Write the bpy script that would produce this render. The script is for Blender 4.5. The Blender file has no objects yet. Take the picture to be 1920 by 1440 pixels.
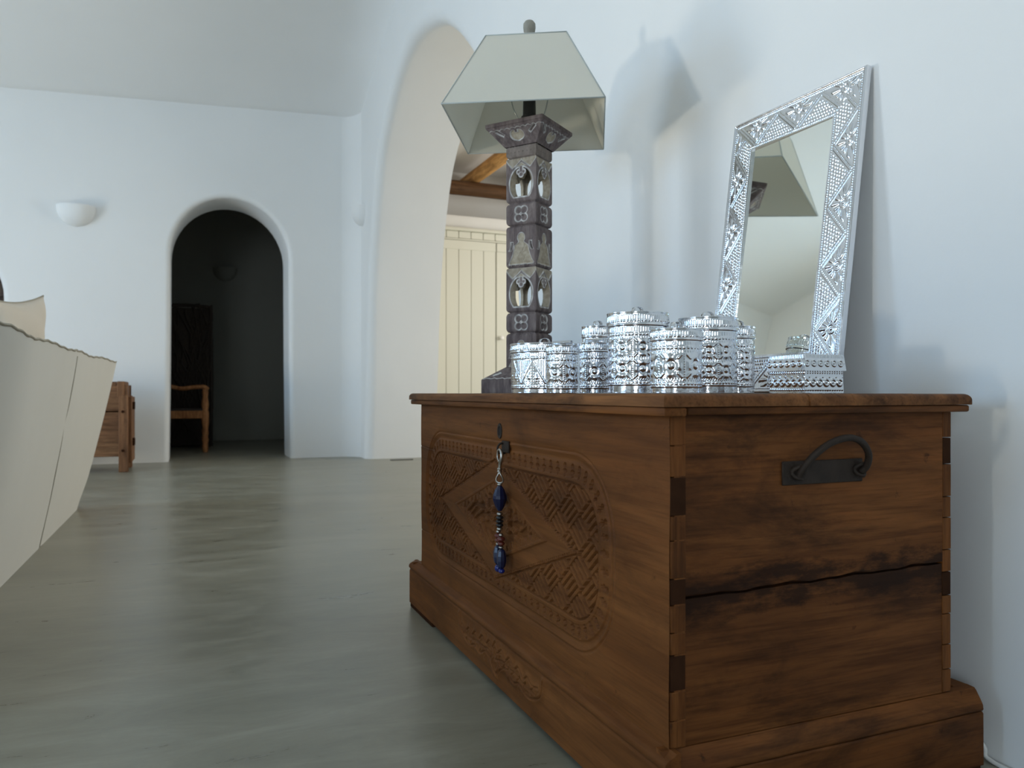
import bpy, bmesh, math, random
import numpy as np
from mathutils import Vector, Matrix

random.seed(7)
rng = np.random.default_rng(7)
SC = bpy.context.scene
COL = SC.collection
R = math.radians

# ------------------------------------------------------------------ camera
EYE = 0.62
TH = math.atan(600 / 1450.0)
CT, ST = math.cos(TH), math.sin(TH)
cam_d = bpy.data.cameras.new('camera')
cam = bpy.data.objects.new('camera', cam_d)
COL.objects.link(cam)
cam.location = (0, 0, EYE)
cam.rotation_euler = (R(90), 0, -TH)
cam_d.sensor_width = 36
cam_d.lens = 36 * 1450 / 1920
cam_d.shift_y = 17 / 1920
cam_d.clip_start = 0.02
cam_d.dof.use_dof = True
cam_d.dof.focus_distance = 1.5
cam_d.dof.aperture_fstop = 7.0
SC.camera = cam

# ------------------------------------------------------------------ sky, lights, exposure
w = bpy.data.worlds.new('sky')
SC.world = w
w.use_nodes = True
w.node_tree.nodes['Background'].inputs[0].default_value = (0.62, 0.80, 1.0, 1)
w.node_tree.nodes['Background'].inputs[1].default_value = 1.0


def area(name, loc, rot, sx, sy, power, col, spread=180):
    d = bpy.data.lights.new(name, 'AREA')
    d.shape = 'RECTANGLE'
    d.size, d.size_y = sx, sy
    d.energy = power
    d.color = col
    d.spread = R(spread)
    o = bpy.data.objects.new(name, d)
    COL.objects.link(o)
    o.location = loc
    o.rotation_euler = rot
    return o


# daylight in the two terrace doors of the left wall: blue sky shining in and down, warm sunlit paving shining in and up
SKY = (0.37, 0.65, 1.0)
SUNLIT = (1.0, 0.92, 0.76)
area('sky_near_door', (-4.70, 1.25, 1.45), (0, R(-90 + 18), 0), 1.4, 1.5, 40, SKY)
area('terrace_near_door', (-4.70, 0.66, 0.30), (0, R(-90 - 28), 0), 0.26, 0.32, 10.5, SUNLIT, 60)
area('sky_far_door', (-4.70, 4.9, 1.70), (0, R(-90 + 20), 0), 1.6, 1.35, 58, SKY)
area('terrace_far_door', (-4.70, 4.9, 0.45), (0, R(-90 - 4), 0), 0.7, 1.35, 52, SUNLIT)
area('rear_fill_light', (-2.5, -2.85, 1.35), (R(90), 0, 0), 1.3, 1.7, 48, (0.80, 0.90, 1.0))  # added fill behind the camera, brightens back wall, mirror and chest end
# daylight window of the room beyond the arch
area('daylight_side_room', (5.5, 5.6, 1.7), (0, R(90), 0), 2.2, 2.6, 85, (1.0, 0.96, 0.88))

vs = SC.view_settings
vs.view_transform = 'Standard'
vs.look = 'None'
vs.gamma = 1
vs.use_curve_mapping = False
vs.exposure = 0.42


# ------------------------------------------------------------------ helpers
def tag(o, label=None, cat=None, group=None, kind=None):
    if label: o['label'] = label
    if cat: o['category'] = cat
    if group: o['group'] = group
    if kind: o['kind'] = kind
    return o


def thing(name, label, cat, loc=(0, 0, 0), rz=0, group=None):
    o = bpy.data.objects.new(name, None)
    o.empty_display_size = 0.1
    COL.objects.link(o)
    o.location = loc
    o.rotation_euler = (0, 0, rz)
    return tag(o, label, cat, group)


def wloc(p):
    v = Vector((0, 0, 0))
    while p is not None:
        v = v + Vector(p.location)
        p = p.parent
    return v


def link(name, me, mat, parent=None, smooth=False, kind=None):
    o = bpy.data.objects.new(name, me)
    COL.objects.link(o)
    if mat is not None and len(me.materials) == 0:
        me.materials.append(mat)
    if smooth:
        me.polygons.foreach_set('use_smooth', np.ones(len(me.polygons), dtype=bool))
    if parent is not None:
        o.parent = parent
    if kind: o['kind'] = kind
    return o


def mesh_np(name, V, faces_list):
    """V (n,3); faces_list: list of (m,k) int arrays"""
    me = bpy.data.meshes.new(name)
    V = np.asarray(V, dtype=np.float32)
    me.vertices.add(len(V))
    me.vertices.foreach_set('co', V.ravel())
    nl = sum(f.size for f in faces_list)
    npoly = sum(len(f) for f in faces_list)
    me.loops.add(nl)
    me.polygons.add(npoly)
    me.loops.foreach_set('vertex_index', np.concatenate([f.ravel() for f in faces_list]).astype(np.int32))
    st, c = [], 0
    for f in faces_list:
        m, k = f.shape
        st.append(c + np.arange(m) * k)
        c += m * k
    me.polygons.foreach_set('loop_start', np.concatenate(st).astype(np.int32))
    me.update(calc_edges=True)
    return me


def grid_mesh(name, P, mask=None, back=None, attrs=None, flip=False, wrap=False):
    """P (ni,nj,3) surface grid, quads where mask; optional back surface with side walls"""
    ni, nj = P.shape[:2]
    idx = np.arange(ni * nj).reshape(ni, nj)
    if wrap:
        idx = np.concatenate([idx, idx[:1]], axis=0)
    q = np.stack([idx[:-1, :-1], idx[1:, :-1], idx[1:, 1:], idx[:-1, 1:]], -1)
    if mask is None:
        mask = np.ones(q.shape[:2], bool)
    F = q[mask]
    if flip: F = F[:, ::-1]
    V = [P.reshape(-1, 3)]
    faces = [F]
    A = {k: [v.reshape(-1)] for k, v in (attrs or {}).items()}
    if back is not None:
        n0 = ni * nj
        V.append(back.reshape(-1, 3))
        faces.append(F[:, ::-1] + n0)
        for k in A: A[k].append(np.full(n0, -1.0))
        mp = np.pad(mask, 1)
        Pf, Bf = P.reshape(-1, 3), back.reshape(-1, 3)
        walls = []
        core = mp[1:-1, 1:-1]
        for sl, (e0, e1) in ((mp[:-2, 1:-1], (3, 0)), (mp[2:, 1:-1], (1, 2)), (mp[1:-1, :-2], (0, 1)), (mp[1:-1, 2:], (2, 3))):
            b = core & ~sl
            qq = q[b]
            walls.append(np.stack([qq[:, e0], qq[:, e1]], -1))
        E_ = np.concatenate(walls)
        if len(E_):
            if flip: E_ = E_[:, ::-1]
            base = 2 * n0
            wv = np.stack([Pf[E_[:, 1]], Pf[E_[:, 0]], Bf[E_[:, 0]], Bf[E_[:, 1]]], 1).reshape(-1, 3)
            V.append(wv)
            faces.append(base + np.arange(len(wv)).reshape(-1, 4))
            for k in A: A[k].append(np.full(len(wv), -1.0))
    V = np.concatenate(V)
    used = np.unique(np.concatenate([f.ravel() for f in faces]))
    rm = np.full(len(V), -1)
    rm[used] = np.arange(len(used))
    me = mesh_np(name, V[used], [rm[f] for f in faces])
    for k in A:
        at = me.attributes.new(k, 'FLOAT', 'POINT')
        at.data.foreach_set('value', np.concatenate(A[k])[used].astype(np.float32))
    return me


def bm_mesh(bm, name):
    me = bpy.data.meshes.new(name)
    bmesh.ops.recalc_face_normals(bm, faces=bm.faces)
    bm.to_mesh(me)
    bm.free()
    return me


def bbox(bm, x0, x1, y0, y1, z0, z1):
    vs_ = [bm.verts.new((x, y, z)) for x in (x0, x1) for y in (y0, y1) for z in (z0, z1)]
    for f in ((0, 1, 3, 2), (4, 6, 7, 5), (0, 4, 5, 1), (2, 3, 7, 6), (0, 2, 6, 4), (1, 5, 7, 3)):
        bm.faces.new([vs_[i] for i in f])
    return vs_


def box(name, x0, x1, y0, y1, z0, z1, mat, parent=None, bevel=0.0, seg=2, kind=None, jitter=0.0, cuts=0):
    """box in world axes; stored relative to the parent's base"""
    off = wloc(parent)
    bm = bmesh.new()
    bbox(bm, x0 - off.x, x1 - off.x, y0 - off.y, y1 - off.y, z0 - off.z, z1 - off.z)
    if bevel > 0:
        bmesh.ops.bevel(bm, geom=bm.edges[:], offset=bevel, segments=seg, profile=0.5, affect='EDGES')
    if cuts:
        bmesh.ops.subdivide_edges(bm, edges=[e for e in bm.edges if e.calc_length() > 0.05], cuts=cuts, use_grid_fill=True)
    if jitter:
        for v in bm.verts:
            v.co += Vector((random.uniform(-1, 1), random.uniform(-1, 1), random.uniform(-1, 1))) * jitter
    o = link(name, bm_mesh(bm, name), mat, parent, kind=kind)
    if bevel > 0 or jitter: sm_auto(o)
    return o


def sm_auto(o, ang=40):
    me = o.data
    me.polygons.foreach_set('use_smooth', np.ones(len(me.polygons), dtype=bool))
    bm = bmesh.new()
    bm.from_mesh(me)
    for e in bm.edges:
        e.smooth = not (len(e.link_faces) == 2 and e.calc_face_angle(0) > R(ang))
    bm.to_mesh(me)
    bm.free()


def catmull(pts, n=8, closed=False):
    pts = [np.array(p, float) for p in pts]
    out = []
    N = len(pts)
    for i in range(N if closed else N - 1):
        p0 = pts[(i - 1) % N] if closed or i > 0 else 2 * pts[0] - pts[1]
        p1, p2 = pts[i], pts[(i + 1) % N]
        p3 = pts[(i + 2) % N] if closed or i + 2 < N else 2 * pts[-1] - pts[-2]
        for k in range(n):
            t = k / n
            out.append(0.5 * ((2 * p1) + (-p0 + p2) * t + (2 * p0 - 5 * p1 + 4 * p2 - p3) * t * t + (-p0 + 3 * p1 - 3 * p2 + p3) * t ** 3))
    if not closed: out.append(pts[-1])
    return np.array(out)


def tube_mesh(name, pts, rad, ns=10, closed=False, off=(0, 0, 0)):
    pts = np.asarray(pts, float) - np.array(off)
    n = len(pts)
    rad = np.full(n, rad) if np.isscalar(rad) else np.asarray(rad)
    T = np.roll(pts, -1, 0) - np.roll(pts, 1, 0) if closed else np.gradient(pts, axis=0)
    T /= np.linalg.norm(T, axis=1)[:, None] + 1e-12
    ref = np.array([0, 0, 1.0]) if abs(T[0][2]) < 0.9 else np.array([1.0, 0, 0])
    U = np.cross(T[0], ref); U /= np.linalg.norm(U)
    P = np.zeros((n, ns, 3))
    for i in range(n):
        U = U - T[i] * np.dot(U, T[i]); U /= np.linalg.norm(U)
        W = np.cross(T[i], U)
        a = np.arange(ns) * 2 * math.pi / ns
        P[i] = pts[i] + rad[i] * (np.cos(a)[:, None] * U + np.sin(a)[:, None] * W)
    idx = np.arange(n * ns).reshape(n, ns)
    if closed: idx = np.concatenate([idx, idx[:1]])
    nx = np.roll(idx, -1, 1)
    F = np.stack([idx[:-1], nx[:-1], nx[1:], idx[1:]], -1).reshape(-1, 4)
    me = mesh_np(name, P.reshape(-1, 3), [F])
    if not closed:
        bm = bmesh.new(); bm.from_mesh(me)
        bmesh.ops.holes_fill(bm, edges=[e for e in bm.edges if e.is_boundary])
        bmesh.ops.recalc_face_normals(bm, faces=bm.faces)
        bm.to_mesh(me); bm.free()
    return me


def tube(name, pts, rad, mat, parent=None, ns=10, closed=False):
    o = link(name, tube_mesh(name, pts, rad, ns, closed, tuple(wloc(parent))), mat, parent)
    sm_auto(o, 60)
    return o


def lathe_mesh(name, prof, ns=32, cx=0, cy=0, cz=0):
    """prof: list of (r,z) bottom to top; ends closed when r>0"""
    V, F = [], []
    bm = bmesh.new()
    rings = []
    for r, z in prof:
        if r < 1e-6:
            rings.append([bm.verts.new((cx, cy, cz + z))])
        else:
            rings.append([bm.verts.new((cx + r * math.cos(a), cy + r * math.sin(a), cz + z)) for a in (2 * math.pi * k / ns for k in range(ns))])
    for a, b in zip(rings[:-1], rings[1:]):
        for k in range(ns):
            if len(a) == 1 and len(b) == 1: continue
            if len(a) == 1: bm.faces.new((a[0], b[(k + 1) % ns], b[k]))
            elif len(b) == 1: bm.faces.new((a[k], a[(k + 1) % ns], b[0]))
            else: bm.faces.new((a[k], a[(k + 1) % ns], b[(k + 1) % ns], b[k]))
    if len(rings[0]) > 1: bm.faces.new(rings[0][::-1])
    if len(rings[-1]) > 1: bm.faces.new(rings[-1])
    return bm_mesh(bm, name)


def lathe(name, prof, mat, parent=None, c=(0, 0, 0), ns=32):
    """c in local coordinates of the parent"""
    o = link(name, lathe_mesh(name, prof, ns, *c), mat, parent)
    sm_auto(o, 35)
    return o


def copy_tree(o, parent=None):
    c = o.copy()
    COL.objects.link(c)
    c.parent = parent
    for ch in list(o.children): copy_tree(ch, c)
    return c


def ray(u, v):
    s, t = (u - 960) / 1450.0, (737 - v) / 1450.0
    return np.array([CT * s + ST, -ST * s + CT, t])


def onX(u, v, X):
    r = ray(u, v); return r * (X / r[0]) + [0, 0, EYE]


def onY(u, v, Y):
    r = ray(u, v); return r * (Y / r[1]) + [0, 0, EYE]


# ------------------------------------------------------------------ materials
class NT:
    def __init__(s, name):
        s.m = bpy.data.materials.new(name)
        s.m.use_nodes = True
        s.t = s.m.node_tree
        s.b = s.t.nodes['Principled BSDF']
        s.tc = None

    def n(s, typ, **kw):
        nd = s.t.nodes.new(typ)
        for k, v in kw.items():
            if k.startswith('i_'):
                key = k[2:]
                key = int(key) if key.isdigit() else key.replace('_', ' ')
                nd.inputs[key].default_value = v
            else:
                setattr(nd, k, v)
        return nd

    def l(s, a, b):
        s.t.links.new(a, b)

    def coord(s, scale=(1, 1, 1), rot=(0, 0, 0), kind='Object'):
        if s.tc is None: s.tc = s.n('ShaderNodeTexCoord')
        mp = s.n('ShaderNodeMapping')
        mp.inputs['Scale'].default_value = scale
        mp.inputs['Rotation'].default_value = rot
        s.l(s.tc.outputs[kind], mp.inputs[0])
        return mp.outputs[0]

    def noise(s, vec, scale, detail=4, rough=0.5, dist=0.0):
        nd = s.n('ShaderNodeTexNoise', i_Scale=scale, i_Detail=detail, i_Roughness=rough, i_Distortion=dist)
        s.l(vec, nd.inputs['Vector'])
        return nd.outputs['Fac']

    def ramp(s, fac, stops):
        r = s.n('ShaderNodeValToRGB')
        el = r.color_ramp.elements
        while len(el) < len(stops): el.new(0.5)
        for e, (p, c) in zip(el, stops):
            e.position = p
            e.color = (*c, 1) if len(c) == 3 else c
        s.l(fac, r.inputs[0])
        return r.outputs[0]

    def mix(s, fac, a, b, mode='MIX'):
        m = s.n('ShaderNodeMix', data_type='RGBA', blend_type=mode)
        for inp, val in ((m.inputs[0], fac), (m.inputs[6], a), (m.inputs[7], b)):
            if isinstance(val, (int, float)): inp.default_value = val
            elif isinstance(val, tuple): inp.default_value = (*val, 1)
            else: s.l(val, inp)
        return m.outputs[2]

    def bump(s, h, strength=0.3, dist=0.01):
        b = s.n('ShaderNodeBump', i_Strength=strength, i_Distance=dist)
        s.l(h, b.inputs['Height'])
        s.l(b.outputs[0], s.b.inputs['Normal'])

    def set(s, **kw):
        for k, v in kw.items():
            inp = s.b.inputs[k.replace('_', ' ')]
            if hasattr(v, 'is_linked') or hasattr(v, 'links'):
                s.l(v, inp)
            elif isinstance(v, tuple):
                inp.default_value = (*v, 1)
            else:
                inp.default_value = v
        return s


def plain(name, col, rough=0.6, metal=0.0, bump=None, vary=0.0, spec=0.5):
    t = NT(name)
    t.b.inputs['Specular IOR Level'].default_value = spec
    t.set(Base_Color=col, Roughness=rough, Metallic=metal)
    if vary:
        f = t.noise(t.coord(), 40, 5)
        t.set(Base_Color=t.mix(f, tuple(c * (1 - vary) for c in col), tuple(min(1, c * (1 + vary)) for c in col)))
    if bump:
        t.bump(t.noise(t.coord(), bump[0], 4), bump[1], bump[2])
    return t.m


def plaster(name, col):
    t = NT(name)
    c = t.coord()
    f = t.noise(c, 0.9, 4, 0.55)
    t.set(Base_Color=t.ramp(f, [(0.3, tuple(x * 0.965 for x in col)), (0.7, col)]), Roughness=0.92)
    t.b.inputs['Specular IOR Level'].default_value = 0.2
    big = t.noise(c, 3.0, 3)
    fine = t.noise(c, 90, 5, 0.6)
    ad = t.n('ShaderNodeMath', operation='MULTIPLY_ADD')
    t.l(fine, ad.inputs[0]); ad.inputs[1].default_value = 0.035; t.l(big, ad.inputs[2])
    t.bump(ad.outputs[0], 0.35, 0.02)
    return t.m


def wood(name, axis, light, mid, dark, stain=0.6, rough=0.6, scale=1.0, seam=None, grain=1.0):
    t = NT(name)

    def ax(along, across):
        v = {'x': (along, across, across), 'y': (across, along, across), 'z': (across, across, along)}[axis]
        return tuple(q * scale for q in v)
    base = t.noise(t.coord(ax(1.1, 8)), 1.0, 6, 0.6, 0.8)
    c = t.ramp(base, [(0.27, tuple((a + b) / 2 for a, b in zip(mid, dark))), (0.46, mid), (0.72, light)])
    midn = t.noise(t.coord(ax(3.2, 46)), 1.0, 5, 0.62, 0.5)
    c = t.mix(0.9 * grain, c, t.ramp(midn, [(0.30, (0.52, 0.47, 0.44)), (0.52, (1, 1, 1)), (0.75, (1.35, 1.28, 1.2))]), 'MULTIPLY')
    fine = t.noise(t.coord(ax(8, 230)), 1.0, 3, 0.6, 0.2)
    c = t.mix(0.8 * grain, c, t.ramp(fine, [(0.30, (0.62, 0.58, 0.55)), (0.52, (1, 1, 1))]), 'MULTIPLY')
    st_ = t.noise(t.coord(ax(2.2, 7)), 1.5, 7, 0.68, 0.5)
    k = t.ramp(st_, [(0.50, (0, 0, 0)), (0.68, (stain, stain, stain))])
    c = t.mix(k, c, tuple(x * 0.5 for x in dark))
    sp = t.noise(t.coord((30, 30, 30)), 1.0, 4, 0.65)
    c = t.mix(t.ramp(sp, [(0.66, (0, 0, 0)), (0.74, (stain, stain, stain))]), c, tuple(x * 0.5 for x in dark))
    if seam is not None:            # old black stain along the shake between two boards
        sx = t.n('ShaderNodeSeparateXYZ'); t.l(t.coord(), sx.inputs[0])
        wn = t.noise(t.coord((9, 9, 26)), 1.0, 6, 0.7)
        m1 = t.n('ShaderNodeMath', operation='SUBTRACT'); t.l(sx.outputs[2], m1.inputs[0]); m1.inputs[1].default_value = seam - 0.006
        m2 = t.n('ShaderNodeMath', operation='ABSOLUTE'); t.l(m1.outputs[0], m2.inputs[0])
        m3 = t.n('ShaderNodeMath', operation='MULTIPLY_ADD'); t.l(wn, m3.inputs[0]); m3.inputs[1].default_value = -0.17; t.l(m2.outputs[0], m3.inputs[2])
        kk = t.ramp(m3.outputs[0], [(0.0, (1, 1, 1)), (1.0, (0, 0, 0))])
        mr = t.n('ShaderNodeMapRange'); t.l(m3.outputs[0], mr.inputs[0])
        mr.inputs[1].default_value = -0.080; mr.inputs[2].default_value = -0.055; mr.inputs[3].default_value = 0.85; mr.inputs[4].default_value = 0.0
        c = t.mix(mr.outputs[0], c, tuple(x * 0.4 for x in dark))
    t.set(Base_Color=c, Roughness=rough)
    t.b.inputs['Specular IOR Level'].default_value = 0.14
    t.bump(t.noise(t.coord(ax(8, 150)), 1.0, 3, 0.6), 0.3, 0.0012)
    return t.m


TEAK = ((0.225, 0.085, 0.023), (0.140, 0.049, 0.0125), (0.040, 0.0150, 0.006))
TEAK_SOFT = ((0.215, 0.081, 0.022), (0.140, 0.049, 0.0125), (0.066, 0.024, 0.008))
M = {}
M['plaster'] = plaster('plaster_white', (0.83, 0.83, 0.81))
M['plaster_dim'] = plaster('plaster_painted_dim', (0.36, 0.35, 0.30))  # passage plaster: gloom of the unlit room put into a darker colour
M['teak_y'] = wood('teak_grain_y', 'y', *TEAK)
M['teak_x'] = wood('teak_grain_x', 'x', *TEAK, stain=0.75)
M['teak_end'] = wood('teak_end_boards', 'x', *TEAK, stain=0.7, seam=0.342)
M['teak_front'] = wood('teak_front_board', 'y', *TEAK_SOFT, stain=0.45, grain=0.6)
M['teak_z'] = wood('teak_grain_z', 'z', *TEAK)
M['teak_dark'] = plain('teak_end_grain', (0.040, 0.016, 0.007), 0.85, vary=0.5, spec=0.08)
M['teak_lid'] = wood('teak_lid', 'y', (0.25, 0.105, 0.036), (0.155, 0.063, 0.022), (0.048, 0.020, 0.009), stain=0.85)
M['trunk_wood'] = wood('trunk_wood', 'x', (0.30, 0.16, 0.08), (0.20, 0.10, 0.05), (0.09, 0.045, 0.022))
M['trunk_wood_z'] = wood('trunk_wood_upright', 'z', (0.30, 0.16, 0.08), (0.20, 0.10, 0.05), (0.09, 0.045, 0.022))
M['chair_wood'] = wood('chair_wood', 'z', (0.55, 0.26, 0.11), (0.42, 0.18, 0.07), (0.22, 0.09, 0.035), scale=2)
M['beam_dark'] = wood('beam_dark', 'x', (0.20, 0.11, 0.055), (0.12, 0.065, 0.033), (0.05, 0.03, 0.016))
M['beam_light'] = wood('beam_light', 'y', (0.74, 0.45, 0.19), (0.62, 0.35, 0.13), (0.38, 0.19, 0.07))
M['door_brown'] = wood('door_brown', 'z', (0.10, 0.075, 0.06), (0.06, 0.045, 0.037), (0.03, 0.022, 0.018))
M['wicker'] = plain('wicker_dark', (0.045, 0.032, 0.024), 0.8, bump=(60, 0.5, 0.01), vary=0.4)
M['cream'] = plain('cream_paint', (0.71, 0.705, 0.61), 0.55, bump=(30, 0.1, 0.004))
M['white_paint'] = plain('white_paint', (0.8, 0.8, 0.77), 0.5)
M['knob'] = plain('porcelain_knob', (0.85, 0.84, 0.8), 0.2)
M['iron'] = plain('wrought_iron', (0.030, 0.020, 0.014), 0.65, 0.0, spec=0.25, bump=(160, 0.4, 0.002), vary=0.5)
M['steel'] = plain('worn_steel', (0.42, 0.39, 0.35), 0.32, 1.0)
M['black_plastic'] = plain('black_plastic', (0.012, 0.012, 0.012), 0.4)
M['wire'] = plain('grey_wire', (0.45, 0.47, 0.45), 0.35, 0.8)
M['cord'] = plain('white_cord', (0.78, 0.78, 0.74), 0.5)
M['bead_blue'] = plain('bead_blue', (0.004, 0.007, 0.035), 0.28)
M['bead_cobalt'] = plain('bead_cobalt', (0.008, 0.014, 0.13), 0.15)
M['bead_red'] = plain('bead_red', (0.10, 0.016, 0.010), 0.25)
M['bead_black'] = plain('bead_black', (0.010, 0.009, 0.010), 0.3)
M['bulb'] = plain('frosted_bulb', (0.8, 0.8, 0.78), 0.3)
M['void'] = plain('slot_black', (0.01, 0.01, 0.01), 0.9)
M['drain'] = plain('vent_grey', (0.12, 0.12, 0.11), 0.6)
M['finial'] = plain('finial_stone', (0.27, 0.26, 0.22), 0.8, bump=(120, 0.6, 0.003), vary=0.3)


def silver(name, col, rough):
    t = NT(name)
    t.set(Base_Color=col, Metallic=1.0)
    f = t.noise(t.coord(), 55, 4)
    t.set(Roughness=t.ramp(f, [(0.3, (rough, rough, rough)), (0.75, (rough * 2.0, rough * 2.0, rough * 2.0))]))
    t.bump(t.noise(t.coord(), 130, 3), 0.25, 0.0015)
    return t.m


M['silver'] = silver('embossed_silver', (0.72, 0.73, 0.75), 0.07)
M['silver_frame'] = silver('embossed_frame', (0.78, 0.78, 0.80), 0.12)
t = NT('mirror_glass')
t.set(Base_Color=(0.92, 0.93, 0.87), Metallic=1.0, Roughness=0.03)
M['mirror'] = t.m

# polished cement floor
t = NT('polished_cement')
c = t.coord((1.0, 2.3, 1))
f1 = t.noise(c, 1.1, 7, 0.62, 0.3)
f2 = t.noise(t.coord((1.2, 3.6, 1), (0, 0, 0.35)), 3.0, 9, 0.7, 0.6)
mixf = t.n('ShaderNodeMath', operation='MULTIPLY_ADD')
t.l(f2, mixf.inputs[0]); mixf.inputs[1].default_value = 0.6
mm = t.n('ShaderNodeMath', operation='MULTIPLY'); t.l(f1, mm.inputs[0]); mm.inputs[1].default_value = 0.4
t.l(mm.outputs[0], mixf.inputs[2])
colr = t.ramp(mixf.outputs[0], [(0.39, (0.208, 0.196, 0.147)), (0.5, (0.257, 0.243, 0.184)), (0.61, (0.312, 0.297, 0.234))])
t.set(Base_Color=colr)
t.set(Roughness=t.ramp(f2, [(0.3, (0.26, 0.26, 0.26)), (0.7, (0.38, 0.38, 0.38))]))
t.bump(t.noise(t.coord((1.3, 3.2, 1)), 6, 6, 0.6, 0.2), 0.05, 0.01)
M['floor'] = t.m


def fabric(name, col, sheer=0.0, weave=900):
    t = NT(name)
    c = t.coord()
    f = t.noise(c, 6, 3)
    t.set(Base_Color=t.mix(f, tuple(x * 0.95 for x in col), col), Roughness=0.9)
    t.b.inputs['Specular IOR Level'].default_value = 0.15
    if sheer: t.b.inputs['Transmission Weight'].default_value = 0.0
    t.bump(t.noise(c, weave, 2), 0.15, 0.0008)
    if sheer:
        tr = t.n('ShaderNodeBsdfTranslucent')
        tr.inputs[0].default_value = (*col, 1)
        ms = t.n('ShaderNodeMixShader', i_0=sheer)
        t.l(t.b.outputs[0], ms.inputs[1]); t.l(tr.outputs[0], ms.inputs[2])
        t.l(ms.outputs[0], t.t.nodes['Material Output'].inputs[0])
    return t.m


M['linen'] = fabric('sofa_linen', (0.68, 0.665, 0.61), weave=300)
M['linen_seam'] = fabric('sofa_seam', (0.40, 0.37, 0.30))
M['cushion'] = fabric('cushion_cotton', (0.68, 0.62, 0.53), weave=300)
M['shade'] = fabric('shade_fabric', (0.86, 0.84, 0.75), 0.30)
M['shade_trim'] = fabric('shade_trim', (0.45, 0.48, 0.46))

# carved lamp wood: dark brown wash, with chalk lines and ochre grounds painted on
t = NT('carved_painted_wood')
c = t.coord()
f = t.noise(t.coord((60, 60, 14)), 1.0, 6, 0.65)
base = t.ramp(f, [(0.28, (0.070, 0.053, 0.052)), (0.52, (0.165, 0.130, 0.124)), (0.8, (0.30, 0.25, 0.225))])
an = t.n('ShaderNodeAttribute', attribute_name='tan')
aw = t.n('ShaderNodeAttribute', attribute_name='chalk')
tanc = t.ramp(t.noise(c, 90, 4), [(0.3, (0.30, 0.25, 0.18)), (0.7, (0.46, 0.40, 0.31))])
absn = t.n('ShaderNodeMath', operation='ABSOLUTE', use_clamp=True); t.l(an.outputs['Fac'], absn.inputs[0])
c1 = t.mix(absn.outputs[0], base, tanc)
clampw = t.n('ShaderNodeMath', operation='MAXIMUM', use_clamp=True); t.l(aw.outputs['Fac'], clampw.inputs[0]); clampw.inputs[1].default_value = 0
wv = t.n('ShaderNodeMath', operation='MULTIPLY'); t.l(clampw.outputs[0], wv.inputs[0]); wv.inputs[1].default_value = 0.9
c2 = t.mix(wv.outputs[0], c1, (0.74, 0.73, 0.69))
t.set(Base_Color=c2, Roughness=0.85)
t.b.inputs['Specular IOR Level'].default_value = 0.2
t.bump(t.noise(t.coord((90, 90, 25)), 1.0, 5, 0.7), 0.6, 0.002)
M['lampwood'] = t.m


# ================================================================== THE ROOM
def wx(y):            # inner face of the long right wall at depth y
    return 1.25 + 0.0405 * (y - 1.0)


def wall_openings(name, mapf, a0, a1, z0, z1, openings, thick, r, mat):
    """wall slab with arched openings whose edges are rounded; mapf(a, z, depth) -> world"""
    bm = bmesh.new()
    K = 8
    rings = []
    for ol in openings:
        ol = np.asarray(ol, float)
        tn = np.gradient(ol, axis=0)
        tn /= np.linalg.norm(tn, axis=1)[:, None]
        nr = np.stack([-tn[:, 1], tn[:, 0]], -1)     # outlines run from low a to high a over the top: left normal points into the wall
        nr[0] = (-1, 0); nr[-1] = (1, 0)
        rg = []
        for k in range(K + 1):
            ph = k / K * math.pi / 2
            p = ol + nr * r * (1 - math.sin(ph))
            rg.append((p, r * (1 - math.cos(ph))))
        for dd in np.linspace(r, thick, 5)[1:]:
            rg.append((ol, dd))
        rings.append(rg)

    def quad(pts, depth):
        bm.faces.new([bm.verts.new(mapf(a, z, depth)) for a, z in pts])

    def face_strips(pick, depth):
        cur = a0
        for rg in rings:
            p = rg[0][0] if pick == 0 else rg[-1][0]
            if p[0][0] > cur + 1e-6:
                quad(((cur, z0), (p[0][0], z0), (p[0][0], z1), (cur, z1)), depth)
            for (x0, h0), (x1, h1) in zip(p[:-1], p[1:]):
                if x1 - x0 > 1e-6:
                    quad(((x0, h0), (x1, h1), (x1, z1), (x0, z1)), depth)
            cur = p[-1][0]
        quad(((cur, z0), (a1, z0), (a1, z1), (cur, z1)), depth)

    face_strips(0, 0.0)
    face_strips(1, thick)
    for rg in rings:
        prev = None
        for p, dd in rg:
            row = [bm.verts.new(mapf(a, z, dd)) for a, z in p]
            if prev:
                for i in range(len(row) - 1):
                    f = bm.faces.new((prev[i], prev[i + 1], row[i + 1], row[i]))
                    f.smooth = True
            prev = row
    for (b0, c0), (b1, c1) in (((a0, z0), (a0, z1)), ((a0, z1), (a1, z1)), ((a1, z1), (a1, z0))):
        bm.faces.new([bm.verts.new(mapf(*q)) for q in ((b0, c0, 0), (b1, c1, 0), (b1, c1, thick), (b0, c0, thick))])
    me = bpy.data.meshes.new(name)
    bm.to_mesh(me); bm.free()
    return link(name, me, mat, kind='structure')


def arch_outline(x0, x1, spring, rise, n=24, flare=0.0):
    cx, hw = (x0 + x1) / 2, (x1 - x0) / 2
    pts = [(x0 - flare, 0.0), (x0 - flare * 0.3, spring * 0.5)]
    for k in range(n + 1):
        a = math.pi * (1 - k / n)
        pts.append((cx + hw * math.cos(a), spring + rise * math.sin(a)))
    pts += [(x1 + flare * 0.3, spring * 0.5), (x1 + flare, 0.0)]
    return pts


# floor slab runs through all three rooms
box('floor', -4.9, 5.9, -2.9, 11.2, -0.12, 0.0, M['floor'], kind='structure')

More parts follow.
